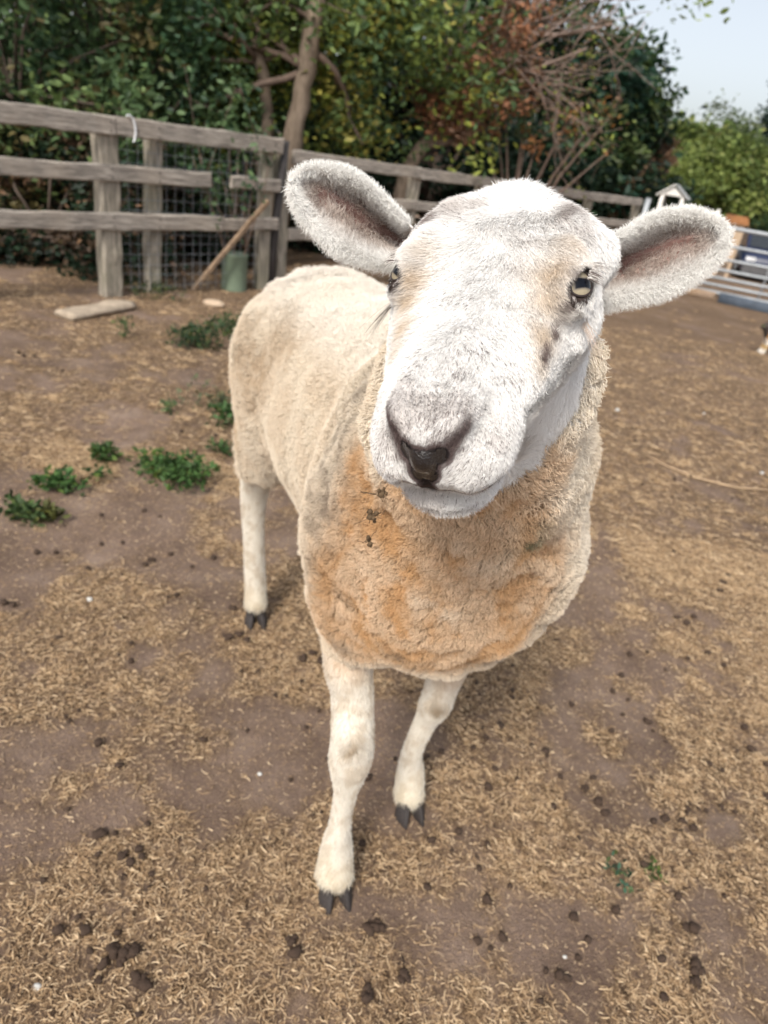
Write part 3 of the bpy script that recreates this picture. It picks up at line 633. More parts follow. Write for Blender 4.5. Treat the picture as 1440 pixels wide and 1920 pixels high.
wp = at(1344, 405, 14); add('marker_post', *tube([[wp[0], wp[1], gzz(wp)-.03], [wp[0], wp[1], float(at(1344, 392, 14)[2])]], [.035, .03], 10), WHT, base=(wp[0], wp[1], gzz(wp)), label='slim white post rising just above the right ear tip', cat='post')
# car
cc = at(1387, 500, 24); cz = gzz(cc); cd = np.array([.25, .968, 0]); CFm = frame(cd); cs = cc-CFm[:, 1]*1.70; cs[2] = cz
def cw(x, y, z): return cs+CFm@np.array([x, y, 0])+UPV*z
car = empty('parked_car', cw(1.9, .8, 0), label='dark blue car parked beyond the metal gate at the right edge', cat='car')
CB = plain('dark_blue_paint', (.014, .022, .06), .3, .6, .05, Coat_Weight=.5); GL = plain('car_glass', (.03, .035, .04), .1, .8); BLK = plain('black_rubber', (.02, .02, .02), .8); GP = plain('grey_plastic', (.10, .10, .105), .7)
sec = [(0, .30, .62, .78), (.10, .22, .80, .84), (.75, .20, .90, .86), (1.15, .20, .95, .86), (2.9, .20, .98, .86), (3.7, .22, .92, .84), (3.95, .30, .70, .76)]
V = []; 
for x, z0, z1, hw_ in sec:
    for a in np.linspace(0, 2*pi, 20, endpoint=False):
        cx, sx = np.sign(cos(a))*abs(cos(a))**.5, np.sign(sin(a))*abs(sin(a))**.45; V.append(cw(x, .86+hw_*cx, (z0+z1)/2+(z1-z0)/2*sx))
Q = [[i*20+j, i*20+(j+1) % 20, (i+1)*20+(j+1) % 20, (i+1)*20+j] for i in range(6) for j in range(20)]+[list(range(20))[::-1], [120+j for j in range(20)]]
add('body', np.array(V), Q, CB, car)
def slab(pts, y0, y1): n = len(pts); return np.array([cw(x, y, z) for y in (y0, y1) for x, z in pts]), [[i, (i+1) % n, n+(i+1) % n, n+i] for i in range(n)]+[list(range(n))[::-1], [n+i for i in range(n)]]
add('cabin', *slab([(.85, .90), (1.45, 1.36), (2.1, 1.42), (3.2, 1.38), (3.8, .95)], .14, 1.58), CB, car, False)
for y in (.13, 1.585): add('window', *slab([(1.12, .95), (1.5, 1.30), (2.1, 1.35), (2.2, .95)], y, y+.008), GL, car, False); add('window', *slab([(2.3, .95), (2.25, 1.34), (3.1, 1.31), (3.5, .96)], y, y+.008), GL, car, False)
v, q = slab([(.92, .97), (1.40, 1.32), (1.385, 1.335), (.905, .985)], .22, 1.50); add('windscreen', v, q, GL, car, False)
for x in (.75, 3.1):
    for y in (.08, 1.64):
        wl = add('wheel', *tube([cw(x, y-.10, .30), cw(x, y+.10, .30)], .30, 24), BLK, car); add('rim', *tube([cw(x, y-.11, .30), cw(x, y+.11, .30)], .18, 16), GALV, wl)
add('bumper', *box(cw(.02, .86, .36), (.14, 1.55, .22), CFm, .03), GP, car, False)
for y in (.25, 1.47): add('headlight', *box(cw(.04, y, .66), (.14, .30, .12), CFm, .03), plain('lamp_glass', (.7, .72, .75), .15, .7), car, False)
# ---------- sheep ----------
q_=np.array([-0.13319,0.97654,-0.16923,-0.86157,-0.19848,-0.46724,-0.48986,0.08357,0.86778,0.03788,0.51552,1.19720])
HR=q_[:9].reshape(3,3); HT=q_[9:12]+HR[:,1]*.006
HR=np.stack([HR[:,0]-.075*HR[:,1],HR[:,1]+.075*HR[:,0],HR[:,2]],1); HR/=np.linalg.norm(HR,axis=0)
_p=HT+HR[:,2]*-.03; _c,_s=cos(radians(5)),sin(radians(5)); HR=np.stack([HR[:,0],HR[:,1]*_c+HR[:,2]*_s,HR[:,2]*_c-HR[:,1]*_s],1); HT=_p-HR[:,2]*-.03
def hw(a,l,n): return HT+HR@np.array([a,l,n],float)
BO=np.array([.096,.891,0]); BF=np.array([.40,-.9165,0]); BL_=np.array([.9165,.40,0]); BM=np.stack([BF,BL_,np.array([0,0,1.])],1)
def bw(s,t,z): return BO+BM@np.array([s,t,z],float)
def build_field(fine=.0022,coarse=.0065):
    f=Field(axis([(-.58,-.075,coarse),(-.075,.17,fine),(.17,.46,coarse)]),
            axis([(.36,.37,fine),(.37,.70,fine),(.70,2.0,coarse)]),
            axis([(-.03,.965,coarse),(.965,1.265,fine),(1.265,1.29,fine*2)]))
    # barrel, rump, chest
    for c,r,k in BODY_ELL: f.ell(bw(*c),BM,r,k)
    f.cone(bw(.05,-.015,.86),hw(-.035,-.010,-.120),.148,.070,.05)
    f.cone(bw(.09,-.02,.80),hw(-.02,0,-.12),.13,.06,.05)
    f.cone(bw(.0,-.10,.80),(-.003,.83,.645),.085,.066,.045)
    for leg in LEGS: f.limb(leg,.02)
    # head
    for sg in (-1,1):
        f.ell(hw(-.010,sg*.023,-.092),HR,(.055,.033,.048),.02)          # jowl
        f.cone(hw(-.01,sg*.036,-.062),hw(.100,sg*.014,-.050),.047,.031,.015)
        f.cone(hw(-.050,sg*.040,-.038),hw(-.014,sg*.044,-.024),.032,.022,.025) # brow
        f.cone(hw(-.055,sg*.045,-.045),hw(-.064,sg*.060,-.048),.034,.025,.02) # ear root
        f.cone(hw(.015,sg*.030,-.074),hw(.100,sg*.020,-.064),.036,.028,.02) # cheek
        f.ell(hw(.118,sg*.023,-.065),HR,(.046,.029,.037),.008)           # lips
        f.cone(hw(.100,sg*.016,-.022),hw(.143,sg*.018,-.0235),.012,.0118,.014) # nostril wing
    f.ell(hw(-.060,0,-.052),HR,(.062,.067,.050),.02)
    f.ell(hw(-.085,-.004,-.040),HR,(.030,.030,.026),.02)
    f.cone(hw(-.02,0,-.046),hw(.090,0,-.036),.046,.029,.02)
    f.cone(hw(.09,0,-.036),hw(.142,0,-.036),.029,.024,.012)
    f.cone(hw(.0,0,-.115),hw(.100,0,-.095),.038,.026,.02)
    f.ell(hw(.119,0,-.109),HR,(.036,.038,.020),.005)
    f.ell(hw(.134,0,-.060),HR,(.034,.028,.035),.008)                   # chin
    sl,g=f.sub(np.array([-.08,.36,.93]),np.array([.2,.70,1.29])); hh=(g-HT.astype(np.float32))@HR.astype(np.float32)
    f.F[sl]+=.0028*smooth(g[...,2],.95,1.0)*smooth(-g[...,1],-.69,-.64)+.0015*smooth(hh[...,1],.0,.04)*smooth(g[...,2],.95,1.0)*smooth(-g[...,1],-.69,-.64)
    for sg in (-1,1):
        f.ell(hw(.004,sg*.0575,-.0275),HR,(.026,.017,.020),.008)
        f.cone(hw(-.018,sg*.050,-.013),hw(.008,sg*.060,-.0135),.009,.006,.010)
        f.ell(hw(*EYE*np.array([1,sg,1])),HR,(EYR-.0002,)*3,.001,True)
        f.ell(hw(*(EYE+EYG*.013)*np.array([1,sg,1])),EYM[sg],(.0148,.0105,.0086),.002,True)
        pts=[(.146,.0325,-.0205),(.155,.027,-.0275),(.162,.018,-.036),(.167,.007,-.043)]
        for i,(p,p2) in enumerate(zip(pts[:-1],pts[1:])):
            f.cone(hw(p[0],sg*p[1],p[2]),hw(p2[0],sg*p2[1],p2[2]),(.0030,.0050,.0046)[i],(.0050,.0046,.0025)[i],.004,True)
        pts=MOU
        for p,p2 in zip(pts[:-1],pts[1:]):
            f.cone(hw(p[0],sg*p[1],p[2]),hw(p2[0],sg*p2[1],p2[2]),.0048,.0042,.003,True)
    f.ell(hw(.160,0,-.043),HR,(.009,.0085,.012),.003)
    f.cone(hw(.167,0,-.053),hw(.161,0,-.080),.0028,.0034,.003,True)
    return f
EYE=np.array([.005,.0575,-.0275]); EYR=.0160
EYG=np.array([.20,.70,.68]); EYG/=np.linalg.norm(EYG)
def _eym(sg):
    m=np.array([1,sg,1.]); u=np.array([-.90,.38,-.05]); u-=EYG*(u@EYG); u/=np.linalg.norm(u); v=np.cross(u,EYG)
    return HR@np.stack([u*m,EYG*m,v*m],1)
EYM={s:_eym(s) for s in (-1,1)}
BODY_ELL=[((-.42,.016,.757),(.46,.182,.237),.05),((-.68,0.004,.762),(.21,.205,.218),.06),((-.02,-.024,.81),(.21,.163,.225),.06),((.06,-.042,.770),(.15,.136,.153),.06)]
def lg(*a): return [(np.array(p,float),r) for p,r in a]
LEGS=[
 lg(((.01,.90,.66),.07),((-.016,.83,.555),.042),((-.002,.82,.483),.033),((.010,.795,.41),.034),((.012,.790,.375),.0345),((.013,.795,.335),.028),((.014,.800,.277),.0185),((.014,.805,.19),.0185),((.016,.808,.12),.028),((.020,.806,.058),.034)),
 lg(((.19,1.0,.66),.07),((.168,.99,.48),.043),((.158,.975,.385),.030),((.155,.975,.345),.030),((.148,.99,.29),.021),((.138,1.01,.18),.0195),((.145,1.017,.11),.028),((.152,1.014,.052),.031)),
 lg(((-.26,1.46,.66),.10),((-.325,1.53,.48),.045),((-.340,1.56,.38),.032),((-.335,1.57,.26),.027),((-.325,1.58,.12),.029),((-.320,1.578,.055),.031)),
 lg(((-.06,1.46,.66),.10),((-.05,1.45,.50),.045),((-.04,1.47,.36),.034),((-.03,1.47,.22),.027),((-.028,1.46,.10),.032),((-.026,1.45,.055),.034)),
]
def ear(up,lo,d0,d1,side):
    """cupped ear: up / lo = image-plane directions of its two rims seen from the front, d0->d1 distance of base and tip"""
    nu,nv=40,36
    def cr(pts,n):
        p=np.array(pts,float); s=np.concatenate([[0],np.cumsum(np.linalg.norm(np.diff(p,axis=0),axis=1))]); s/=s[-1]
        t=np.linspace(0,1,n); q=np.stack([np.interp(t,s,p[:,0]),np.interp(t,s,p[:,1])],1)
        for _ in range(1): q[1:-1]=(q[:-2]+2*q[1:-1]+q[2:])/4
        return q
    U,L=cr(up,nu),cr(lo,nu); m_=(U+L)/2; w_=np.linalg.norm(U-L,axis=1,keepdims=True)+1e-6; sh_=np.minimum(7,w_*.4); U,L=U+(m_-U)/(w_/2)*sh_,L+(m_-L)/(w_/2)*sh_; ax_=(m_[-1]-m_[0])/np.linalg.norm(m_[-1]-m_[0]); tt_=np.linspace(0,1,nu)[:,None]**4; U=U-ax_*7*tt_; L=L-ax_*7*tt_; t=np.linspace(0,1,nu); v=np.linspace(-1,1,nv)
    D=d0+(d1-d0)*t
    T,Vv=np.meshgrid(t,v,indexing='ij')
    fade=np.clip(1-T,0,1)**.5
    rec=(.018+.040*(1-T))*smooth(1-np.abs(Vv-.06),0.10,.62)*fade
    rec-=.005*np.exp(-((Vv-.22)/.13)**2)*smooth(T,.05,.3)*fade+.004*np.exp(-((Vv+.30)/.12)**2)*smooth(T,.05,.3)*fade
    rim=.004*np.sin(np.clip((np.abs(Vv)-.62)/.38,0,1)*pi)*fade
    def pt(px,py,d):
        r=CFW+CRT*((px-720)/1280)[...,None]-CUP*((py-960)/1280)[...,None]; return CC+r*d[...,None]
    X=U[:,None,:]*(1+Vv[...,None])/2+L[:,None,:]*(1-Vv[...,None])/2
    dd=D[:,None]+rec-rim
    front=pt(X[...,0],X[...,1],dd)
    cen=X.mean(1,keepdims=True); th=.0035+.004*(1-T)
    edge=np.clip(1-np.abs(Vv)**6,0,1)
    Xb=X
    back=pt(Xb[...,0],Xb[...,1],dd+(th+.004*(1-T)*0)*edge**.5*np.minimum(1,(1-T)*8)+.0006)
    V=np.concatenate([front.reshape(-1,3),back.reshape(-1,3)]); N=nu*nv; Q=[]
    i=np.arange(nu-1)[:,None]*nv+np.arange(nv-1)[None]; i=i.ravel()
    qf=np.stack([i,i+1,i+nv+1,i+nv],1); qb=qf[:,::-1]+N
    Q=[qf,qb]
    e=np.arange(nu-1)*nv; Q.append(np.stack([e,e+nv,e+nv+N,e+N],1)); e=e+nv-1; Q.append(np.stack([e+nv,e,e+N,e+nv+N],1))
    e=np.arange(nv-1)+(nu-1)*nv; Q.append(np.stack([e,e+1,e+1+N,e+N],1))
    Q=np.concatenate(Q)
    c=np.cross(V[qf[:,1]]-V[qf[:,0]],V[qf[:,3]]-V[qf[:,0]]).mean(0)
    if c@CFW>0: Q=Q[:,::-1]
    vv=np.concatenate([Vv.ravel()]*2); tt=np.concatenate([T.ravel()]*2); inner=np.concatenate([np.ones(N),np.zeros(N)])
    tip=pt(np.array([X[-1,:,0].mean()]),np.array([X[-1,:,1].mean()]),np.array([d1]))[0]; base=front[0].mean(0)
    return V,Q,vv,tt,inner,(tip-base)/np.linalg.norm(tip-base)
EARS=[dict(up=[(775,418),(748,390),(720,360),(690,332),(650,310),(600,302),(575,304),(552,315),(539,335)],lo=[(765,530),(732,512),(700,506),(655,493),(610,468),(572,428),(552,395),(541,368),(536,345)],d0=.605,d1=.575,side=-1),
      dict(up=[(1090,455),(1130,440),(1165,430),(1200,407),(1245,388),(1300,387),(1335,397),(1360,413),(1373,434)],lo=[(1085,595),(1115,588),(1150,578),(1190,573),(1240,562),(1290,538),(1330,510),(1355,486),(1370,460),(1374,440)],d0=.60,d1=.575,side=1)]

# ---------- sheep mesh ----------
fld = build_field(); SV, SQ = fld.mesh(); SN = normals(SV, SQ); del fld
def coords(V): return (V-HT)@HR, (V-BO)@BM
hc_, bc_ = coords(SV)
def facemask(V):
    h, b = coords(V); f = (h[:, 0]+.05)+(h[:, 2]+.13)*1.1+(noise(V, 70, 3)-.5)*.02
    return smooth(f, -.006, .008)*(V[:, 2] > .9)
def segd(V, a, b):
    ba = b-a; t = np.clip((V-a)@ba/(ba@ba), 0, 1); return np.linalg.norm(V-a-t[:, None]*ba, axis=1), t
def legmask(V):
    m = np.zeros(len(V))
    for li, leg in enumerate(LEGS):
        for (p, r), (p2, r2) in zip(leg[:-1], leg[1:]):
            d, t = segd(V, p, p2); m = np.maximum(m, smooth(-(d-(r+(r2-r)*t)), -.020, -.012))
    zl = .572-.07*(coords(V)[1][:, 0] < -.3)
    return m*smooth(-V[:, 2], -zl-.008, -zl+.008+.0*m)
fm = facemask(SV); lm = legmask(SV)*(1-fm); wl_ = (1-fm)*(1-lm)
def billow(V, s, sd): return 1-np.abs(2*noise(V, s, sd)-1)
sc_ = bc_[:, 0]
chest = smooth(sc_, -.12, .06)
warp = SV+ (np.stack([noise(SV, 18, 71), noise(SV, 18, 72), noise(SV, 18, 73)], 1)-.5)*.05
lump = (billow(warp, 26, 61)*.6+billow(warp, 48, 62)*.4-.5)
drape = (billow(bc_*np.array([1, 1, .18]), 22, 64)-.5)*smooth(-sc_, .50, .72)
mid = (fbm(SV, 9, 66, 2)-.5)
disp = wl_*(lump*(.0025+.012*chest)+drape*.022+mid*(.022+.014*chest))
SV = SV+SN*disp[:, None]*(wl_[:, None])
SV[:, 2] = np.maximum(SV[:, 2], .012)
SN = normals(SV, SQ)
lumpn = np.clip(lump+.5, 0, 1)
nb = len(SV)
sx, sy, sdp = proj(SV)
def surfpt(x, y, minz=.0):
    d2 = (sx-x)**2+(sy-y)**2
    for r in (5, 9, 16, 40, 90):
        s = np.where(d2 < r*r)[0]
        if len(s): return SV[s[np.argmin(sdp[s]+.02*np.sqrt(d2[s])/r)]]
    return SV[np.argmin(d2)]
def G3(V, p, r): return np.exp(-((V-p)**2).sum(1)/(r*r))
PTS = lambda L: [(surfpt(x, y), r, s) for x, y, r, s in L]
tanp = PTS([(1035,505,.017,.9),(1030,560,.015,.9),(1018,620,.013,.9),(1012,672,.010,.8),(785,520,.013,.9),(772,565,.012,1),(765,610,.012,.9),(752,650,.010,.6),(1060,460,.018,.5),(800,470,.014,.5)])
grayp = PTS([(797,400,.013,.85),(850,350,.016,.7),(890,345,.012,.6),(1060,400,.016,.8),(1030,370,.016,.7),(1085,425,.012,.5),(1000,440,.018,.3),(1020,662,.005,1.),(1030,640,.004,.8),(1043,617,.0045,1.3),(970,500,.008,.35),(840,905,.014,.6),(765,895,.010,.5),(868,905,.012,.35),(735,790,.008,.5)])
freck = PTS([(870,630,.014,.5),(830,700,.015,.5),(860,560,.010,.2),(800,760,.02,.08),(730,860,.02,.3),(900,870,.025,.4),(830,820,.02,.3),(960,700,.012,.15)])
orange = PTS([(690,1110,.10,1.),(790,1120,.09,1.),(900,1150,.085,.9),(640,1180,.06,.8),(820,1000,.07,.9),(720,1000,.07,.9),(930,960,.06,.7),(990,1070,.06,.7),(850,1215,.06,.9),(1000,850,.04,.5),(700,900,.05,.7),(960,900,.05,.6)])
dirty = PTS([(640,850,.07,.6),(610,950,.06,.6),(600,1080,.05,.5),(690,740,.05,.4),(900,1235,.03,.5),(640,1205,.02,.8),(990,990,.018,1.2),(740,1222,.02,1.)])
yel = PTS([(480,700,.08,.6),(450,800,.05,.9),(560,640,.05,.5),(650,600,.05,.3)])
greenp = PTS([(1000,995,.016,1.4)])
darkp = PTS([(1066,566,.0042,1.5),(1057,571,.0038,1.5),(1049,578,.0034,1.4),(1043,592,.003,1.0),(1020,660,.0055,1.2),(1024,650,.005,1.),(1043,616,.0045,1.4),(1036,606,.004,.9),(800,398,.009,.7),(790,412,.007,.6),(1062,395,.010,.5),(748,540,.004,.9),(1075,505,.004,.6),(1112,512,.004,.7)])
creamp = PTS([(1080,850,.06,1),(1095,950,.05,1),(1085,760,.05,1),(1050,900,.05,.8),(1040,1060,.05,.6),(1085,1020,.04,.8),(640,540,.09,.9),(700,620,.08,.8),(560,560,.07,.6)])
curlp = PTS([(800,1118,.020,1),(850,1140,.016,1),(765,1085,.014,.8),(925,1045,.022,.7),(985,1120,.02,.6),(1060,1000,.02,.7),(860,1010,.018,.6),(700,1060,.015,.5)])
kneed = PTS([(662,1415,.022,.9),(820,1333,.017,.9),(640,1590,.02,.15),(775,1440,.02,.15)])
legtan = PTS([(650,1235,.045,.8),(850,1270,.04,.6)])
NOS = [(.146, .0325, -.0205), (.155, .027, -.0275), (.162, .018, -.036), (.167, .007, -.043)]
def nosed(V):
    h, _ = coords(V); h = h*np.array([1, 1, 1]); h[:, 1] = np.abs(h[:, 1]); d = np.full(len(V), 9.)
    for p, p2, r in zip(NOS[:-1], NOS[1:], (0, .001, .002)): d = np.minimum(d, segd(h, np.array(p), np.array(p2))[0]-r)
    for p, p2, r in (((.164, 0, -.041), (.166, 0, -.054), .0062), ((.163, 0, -.040), (.161, .011, -.0385), .0035), ((.165, 0, -.053), (.161, 0, -.080), .0)): d = np.minimum(d, segd(h, np.array(p), np.array(p2))[0]-r)
    return d
MOUW = [surfpt(x, y) for x, y in ((757, 903), (775, 910), (792, 914), (808, 917), (824, 920), (850, 922), (880, 927), (898, 925), (912, 919), (928, 906))]
def mouthd(V):
    d = np.full(len(V), 9.)
    for p, p2 in zip(MOUW[:-1], MOUW[1:]): d = np.minimum(d, segd(V, p, p2)[0])
    return d
EC = {sg: hw(*EYE*np.array([1, sg, 1])) for sg in (-1, 1)}
def eyed(V): return np.minimum(*[np.linalg.norm(V-EC[s], axis=1)-EYR for s in (-1, 1)])
def opend(V):
    o = np.full(len(V), 9.)
    for s in (-1, 1):
        q = (V-hw(*((EYE+EYG*.013)*np.array([1, s, 1]))))@EYM[s]; r = np.array([.0148, .0105, .0086])
        k0 = np.linalg.norm(q/r, axis=1); o = np.minimum(o, k0*(k0-1)/(np.linalg.norm(q/(r*r), axis=1)+1e-9))
    return np.minimum(o, 9)
corn = [(surfpt(1074, 558), surfpt(1050, 574)), (surfpt(742, 518), surfpt(739, 528))]
def mixc(c, t, w): return c*(1-w[:, None])+np.array(t)*w[:, None]
def wsum(V, L): 
    s = np.zeros(len(V))
    for p, r, a in L: s = np.maximum(s, a*G3(V, p, r))
    return np.clip(s, 0, 1)
def wsum2(V, L):
    s = np.zeros(len(V))
    for p, r, a in L: s += a*G3(V, p, r)
    return np.clip(s, 0, 1)
def pigment(V, fmk, lmk, lumps, hair=False, rnd=None):
    """coat colour at points V: stains, patches, plus skylight painted on the back"""
    n1 = fbm(V, 60, 81, 3); n2 = fbm(V, 16, 82, 3); n3 = noise(V, 260, 83)
    # wool
    c = np.tile(np.array([.70, .60, .475]), (len(V), 1)); c = mixc(c, (.78, .70, .58), smooth(n2, .40, .65)*.7)
    _, bb = coords(V); c = mixc(c, (.76, .70, .62), smooth(bb[:, 1], .04, .15)*smooth(bb[:, 0], -.1, .05)*.7)
    c = mixc(c, (.50, .36, .22), wsum2(V, yel)*smooth(n1, .35, .65)*.9)
    c = mixc(c, (.82, .78, .72), smooth(V[:, 2], .88, .97)*.8*(V[:, 1] > .95))  # back whitened towards its top: skylight painted into the wool colour
    o = wsum2(V, orange); c = mixc(c, (.53, .315, .15), smooth(o, .08, .75)*(1-.38*smooth(lumps*.5+n2*.5, .52, .72))*.95)
    c = mixc(c, (.80, .74, .64), wsum(V, creamp)*(.5+.5*n2)*.85*(1-o*.5)); c = mixc(c, (.68, .56, .43), wsum(V, curlp)*smooth(lumps*.5+n1*.5, .35, .6)*.9)
    d = wsum2(V, dirty); c = mixc(c, (.25, .195, .15), np.clip(d*(.30+.7*smooth(n1, .40, .66)), 0, .8))
    c = mixc(c, (.10, .11, .06), wsum(V, greenp)*smooth(n1, .3, .6)*.85)
    c = c*(1-.30*smooth(n3, .82, .95)*d)[:, None]
    # legs
    l = np.tile(np.array([.80, .755, .67]), (len(V), 1)); l = mixc(l, (.55, .45, .33), smooth(n1, .45, .62)*.5); l = mixc(l, (.72, .64, .48), smooth(-V[:, 2], -.16, -.05)*.5)
    l = mixc(l, (.26, .19, .12), wsum(V, kneed)*smooth(n1, .15, .4)); l = mixc(l, (.68, .50, .34), wsum(V, legtan))
    # face
    f = np.tile(np.array([.93, .92, .905]), (len(V), 1)); f = mixc(f, (.66, .53, .39), np.clip(wsum(V, tanp)*(.5+.7*n1), 0, .85))
    f = mixc(f, (.40, .33, .29), wsum(V, grayp)*smooth(n1, .30, .62)*.75)
    f = mixc(f, (.15, .11, .10), np.clip(wsum(V, darkp)*(.5+.8*n1), 0, .92))
    h, _ = coords(V); mz = smooth(h[:, 0], .105, .14)
    f = mixc(f, (.60, .53, .50), mz*(.05+.28*smooth(n1, .45, .6)))
    nd = nosed(V); f = mixc(f, (.10, .062, .058), smooth(-nd, -.0135, -.0055)*.95*smooth(n1+.22*(nd < .008), .32, .55)); f = mixc(f, (.02, .016, .017), smooth(-nd, -.0052, -.0030))
    f = mixc(f, (.045, .028, .025), smooth(-mouthd(V), -.0034, -.0016)*.92)
    ed = eyed(V); od = opend(V); f = mixc(f, (.045, .033, .03), smooth(-od, -.0042, -.0022)*(ed < .012))
    for a_, b_ in corn: f = mixc(f, (.05, .035, .03), smooth(-segd(V, a_, b_)[0], -.0085, -.0045))
    if not hair: f = mixc(f, (.88, .82, .79), .5*(nd > .006)*(ed > .006))
    c = mixc(c, 0, lmk)+l*lmk[:, None]; c = c*(1-fmk[:, None])+f*fmk[:, None]
    if hair and rnd is not None:
        fr = wsum2(V, freck)*smooth(n1, .35, .6)+.05*mz+.2*wsum(V, grayp)+.004; dk = (rnd < fr*fmk*.55)
        c[dk] = np.array([.16, .12, .115])
        c = c*(1-.03*0)
    return np.clip(c, 0, 1)
# ears joined into the same body mesh
vo = len(SV); VV = [SV]; QQ = [SQ]; earinfo = []
for E in EARS:
    v, q, vv, tt, inner, td = ear(**E); earinfo.append((vo, v, q, vv, tt, inner, td)); VV.append(v); QQ.append(q+vo); vo += len(v)
AV = np.concatenate(VV); AQ = np.concatenate(QQ)
def earcol(v, vv, tt, inner, hair=False):
    n1 = fbm(v, 90, 91, 3); c = np.tile(np.array([.91, .90, .87]), (len(v), 1))
    deep = inner*smooth(1-np.abs(vv), .15, .65)*smooth(1-tt, .0, .35)
    c = mixc(c, (.52, .41, .35) if hair else (.28, .15, .12), deep*(.35+.75*n1) if hair else deep); c = mixc(c, (.16, .065, .05), deep*smooth(np.exp(-((vv-.12)/.16)**2)*smooth(1-tt, .15, .5), .25, .8)*(.5 if hair else .95))
    return c if hair else mixc(c, (.55, .42, .38), .25*np.ones(len(v)))
mcol = np.concatenate([pigment(SV, fm, lm, lumpn)]+[earcol(v, vv, tt, inn) for _, v, q, vv, tt, inn, td in earinfo])
SKM = NT('sheep_skin'); a_ = SKM.n('Attribute', attribute_name='col').outputs[0]; SKM.bump(SKM.noise(220, 5, .7, SKM.obj()), .5, .002); SKM = SKM.done(a_, .75, .2)
sroot = bw(-.35, 0, 0)
sheep = empty('sheep', sroot, label='white faced cream woolly sheep standing in the paddock looking up at the camera', cat='sheep')
add('body', AV, AQ, SKM, sheep, True, mcol)
# wet black nose skin gets its own shiny part
wetm = NT('wet_nose'); wetm.bump(wetm.noise(420, 3, .6, wetm.obj()), .9, .002); WET = wetm.done((.012, .010, .011), .22, .7, Coat_Weight=.6, Coat_Roughness=.1)
hcS = coords(SV)[0]; nsel = (nosed(SV) < .0035) & (hcS[:, 0] > .145) & (hcS[:, 2] > -.062) & (np.abs(hcS[:, 1]) < .022)
qs = SQ[nsel[SQ].all(1)]; u, inv = np.unique(qs, return_inverse=True)
add('nose_pad', SV[u]+SN[u]*.0007, inv.reshape(-1, 4), WET, sheep)
# eyes
LIDM = plain('eyelid_skin', (.035, .024, .022), .4, .5, .2, 300)
EYEM = NT('eye'); ea = EYEM.n('Attribute', attribute_name='col').outputs[0]; EYEM = EYEM.done(ea, .25, .2, Coat_Weight=.3, Coat_Roughness=.03)
for sg in (-1, 1):
    gz = HR@np.array([.20, .70*sg, .68]); gz = gz-UPV*.04; gz /= np.linalg.norm(gz); hx = np.cross(UPV, gz); hx /= np.linalg.norm(hx); vx = np.cross(gz, hx)
    th, ph = np.meshgrid(np.linspace(0, pi, 140), np.linspace(0, 2*pi, 96, endpoint=False), indexing='ij')
    X = np.sin(th)*np.cos(ph); Y = np.sin(th)*np.sin(ph); Z = np.cos(th)
    R_ = EYR*(1+.055*np.exp(-(th/.75)**4)); v = (EC[sg]+(hx*X[..., None]+vx*Y[..., None]+gz*Z[..., None])*R_[..., None]).reshape(-1, 3)
    x, y, z = X.ravel(), Y.ravel(), Z.ravel(); ang = th.ravel()
    str_ = noise(np.stack([np.arctan2(y, x)*7, ang*2, 0*x], 1), 1.0, 5)
    c = np.array([.36, .305, .21])*(.85+.3*str_[:, None]); c = mixc(c, (.42, .37, .27), smooth(-y, .15, .5)*.5); c = mixc(c, (.12, .10, .08), smooth(ang, .58, .80))
    c = mixc(c, (.06, .045, .04), smooth(ang, .84, .92)); bw_ = .19+.03*np.abs(x)/.4
    pu = smooth(-(np.abs(x)-.44), -.03, .03)*smooth(-(np.abs(y)-bw_), -.03, .03)*(z > 0); c = mixc(c, (.10, .09, .09), smooth(-(np.abs(x)-.49), -.08, .05)*smooth(-(np.abs(y)-bw_-.05), -.06, .05)*(z > 0)*.7); c = mixc(c, (.003, .004, .008), pu)
    i = (np.arange(139)[:, None]*96+np.arange(96)[None]).ravel(); j = (np.arange(139)[:, None]*96+(np.arange(96)[None]+1) % 96).ravel()
    eo = add('eye', v, np.stack([i, i+96, j+96, j], 1), EYEM, sheep, True, c)
    u_, g_, v_ = EYM[sg].T; A = np.linspace(0, 2*pi, 48, endpoint=False); LV = []
    for s_, dr in ((.95, -.0004), (.98, .0006), (1.02, .0011), (1.08, .0014), (1.18, .0012), (1.34, .0002), (1.5, -.0025)):
        d_ = g_[None]+(u_*.80)*(np.cos(A)*s_)[:, None]+(v_*.52)*(np.sin(A)*s_*(1-.25*np.abs(np.cos(A))**3))[:, None]; d_ /= np.linalg.norm(d_, axis=1, keepdims=True); LV.append(EC[sg]+d_*(EYR*1.02+dr))
    LV = np.concatenate(LV); LQ = np.array([[a*48+b, a*48+(b+1) % 48, (a+1)*48+(b+1) % 48, (a+1)*48+b] for a in range(6) for b in range(48)])
    add('eyelid', LV, LQ, LIDM, eo)
